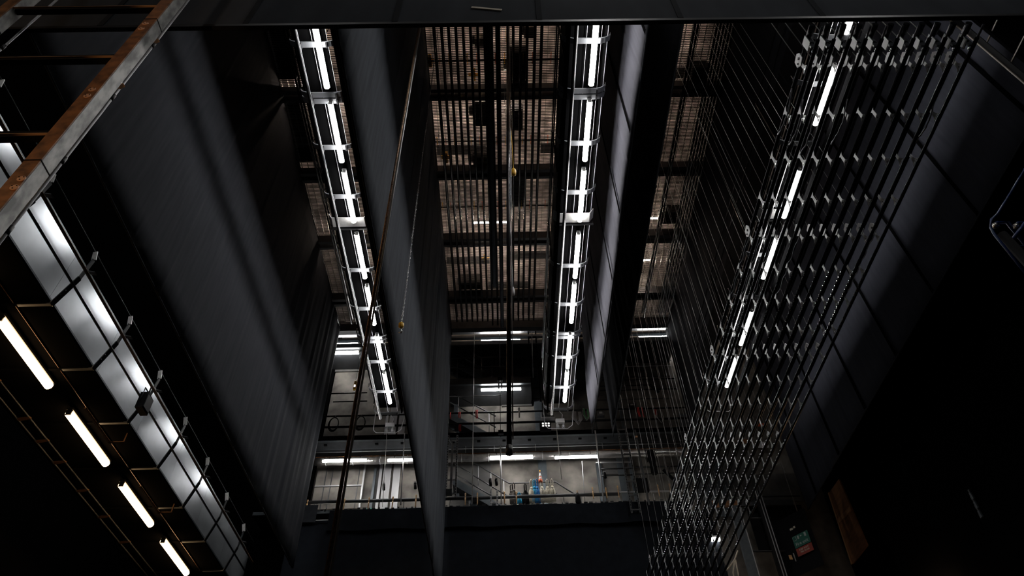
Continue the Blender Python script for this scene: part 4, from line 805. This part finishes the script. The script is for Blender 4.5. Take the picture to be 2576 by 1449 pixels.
for i, (u0, u1, v0, v1, m, lb) in enumerate(((1815, 1860, 1075, 1300, STEELB, 'broad grey-blue steel plate column behind the bars'), (1760, 1800, 1040, 1260, STEELB, 'blue-grey plate column behind the bars, left one'), (1840, 1905, 1120, 1250, CONCD, 'grey panelled door behind the bars'))):
    a, b = at(u0, v1, Y=YW - .3 - .1 * i), at(u1, v0, Y=YW - .3 - .1 * i); x1 = a.x + (u1 - u0) * .017
    o = MB().box(a.x, x1, YW - .35 - .1 * i, YW - .28 - .1 * i, a.z, b.z).build('plate_column', m); tag(o, lb, 'column'); o['kind'] = 'thing'
    MB().box(x1, x1 + .03, YW - .40 - .1 * i, YW - .28 - .1 * i, a.z, b.z).build('edge_angle', ALU, o)
# fire exit sign, on a plane turned towards the stage
o0 = at(1992, 1352, Y=22.2); o1d = at(2020, 1338, Y=22.2)
ang = None; best = 9
for k in range(-80, 81):
    th = math.radians(k); d = Vector((math.cos(th), math.sin(th), 0)); p = o0 + d * .5
    u = 1288 + FPX * (p.x * XC.x + p.y * YC.x + p.z * ZC.x) / (p.x * XC.z + p.y * YC.z + p.z * ZC.z); v = 724.5 + FPX * (p.x * XC.y + p.y * YC.y + p.z * ZC.y) / (p.x * XC.z + p.y * YC.z + p.z * ZC.z)
    e = abs((v - 1352) / (u - 1992) + .5)
    if e < best: best = e; ang = th
def pane(w0, w1, h0, h1, off, m, name, parent):
    d = Vector((math.cos(ang), math.sin(ang), 0)); n = Vector((d.y, -d.x, 0)); base = o0 + n * off
    vs = [base + d * a + Vector((0, 0, b)) + n * c for c in (0, .008) for (a, b) in ((w0, h0), (w1, h0), (w1, h1), (w0, h1))]
    return MB().add(vs, [(0, 1, 2, 3), (4, 7, 6, 5), (0, 4, 5, 1), (1, 5, 6, 2), (2, 6, 7, 3), (3, 7, 4, 0)]).build(name, m, parent)
def words3(body, size, w, h, off, m, name, parent, tilt=0):
    d = Vector((math.cos(ang), math.sin(ang), 0)); n = Vector((d.y, -d.x, 0))
    tc = bpy.data.curves.new(name, 'FONT'); tc.body = body; tc.size = size; tc.extrude = .002
    to = bpy.data.objects.new(name, tc); C.objects.link(to); tc.materials.append(m); bpy.context.view_layer.update(); me = bpy.data.meshes.new_from_object(to); bpy.data.objects.remove(to)
    o = bpy.data.objects.new(name, me); C.objects.link(o); p = o0 + d * w + Vector((0, 0, h)) + n * off
    o.rotation_euler = (math.pi / 2, 0, ang); o.parent = parent; o.location = p - world_loc(parent); return o
t = thing('fire_exit_sign', o0, 'green fire exit sign with red notice below it in the dark doorway', 'sign')
gs = pane(0, .62, -.40, 0, 0, GREEN, 'green_panel', t); rs = pane(.0, .62, -.68, -.42, 0, REDS, 'red_panel', t)
words3('Fire exit', .145, .06, -.34, .012, LETTER, 'sign_lettering', gs); words3('KEEP SHUT', .075, .12, -.52, .012, TAPE, 'notice_lettering', rs); words3('FIRE DOOR', .07, .14, -.60, .012, TAPE, 'notice_lettering', rs)
pane(.47, .54, -.16, -.03, .010, LETTER, 'door_symbol', gs); pane(.20, .26, -.15, -.04, .010, LETTER, 'running_figure_symbol', gs); pane(.31, .37, -.10, -.06, .010, LETTER, 'arrow_symbol', gs); pane(.02, .15, -.16, -.03, .009, LETTER, 'small_text_frame', gs); pane(.03, .14, -.15, -.04, .012, GREEN, 'small_text_field', gs)
pane(-.75, .75, -1.2, .75, -.06, MATT, 'door_leaf', t); pane(.0, .12, .24, .31, -.04, TAPE, 'door_label', t); pane(.15, .22, .26, .33, -.04, TAPE, 'door_label', t)
for (u, v, lb) in ((1989, 1402, 'small tan tag below the doorway, left one'), (2019, 1401, 'small tan tag below the doorway, right one')):
    p = at(u, v, Y=22.3); tag(MB().cbox(p, .10, .02, .14).build('tan_tag', WOOD), lb, 'tag')
mb = MB(); a, b = at(1996, 1393, Y=22.3), at(2002, 1411, Y=22.3)
t = thing('stud_row', a, 'short row of bright studs below the fire exit sign', 'studs')
for k in range(8): MB().cbox(a.lerp(b, k / 7), .03, .02, .03).build('stud', ALU, t)
# red and white wall signs seen between the bars
for (u, v, w, h, m, lb, tx) in ((1914, 1069, .30, .14, ORANGE, 'small orange wall sign seen between the lower bars', ''), (1919, 1119, .42, .26, WHITE, 'small white wall sign with red lettering seen between the lower bars', 'NO EXIT'), (1871, 1110, .34, .2, PLY, 'small cream and blue wall notice seen between the lower bars', '')):
    p = at(u, v, Y=YW - .5); o = MB().cbox(p, w, .02, h).build('wall_sign', m); tag(o, lb, 'sign')
# heavy rope hanging at the bottom right
t = thing('rope_hank', at(1850, 1409, Y=21.8), 'hank of pale rope hanging at the bottom right edge of the bars', 'rope')
for pts in ([(1856, 1385), (1848, 1408), (1832, 1430), (1828, 1436)], [(1848, 1410), (1844, 1440), (1850, 1470)], [(1850, 1408), (1856, 1440), (1862, 1475)]): MB().tube([at(u, v, Y=21.8) for u, v in pts], .022, 7).build('rope_strand', WHITER, t)
# dotted bright fitting on the dark right wall
t = thing('wall_fitting', at(2450, 1270, X=12.1), 'faint broken bright fitting on the black right wall', 'fitting')
for k in range(9):
    p = at(2439 + k * 3.6, 1236 + k * 7.6, X=12.12); MB().cbox(p, .04, .05 + .02 * (k % 3), .10).build('fitting_piece', STEELB if k % 3 else DARK, t)
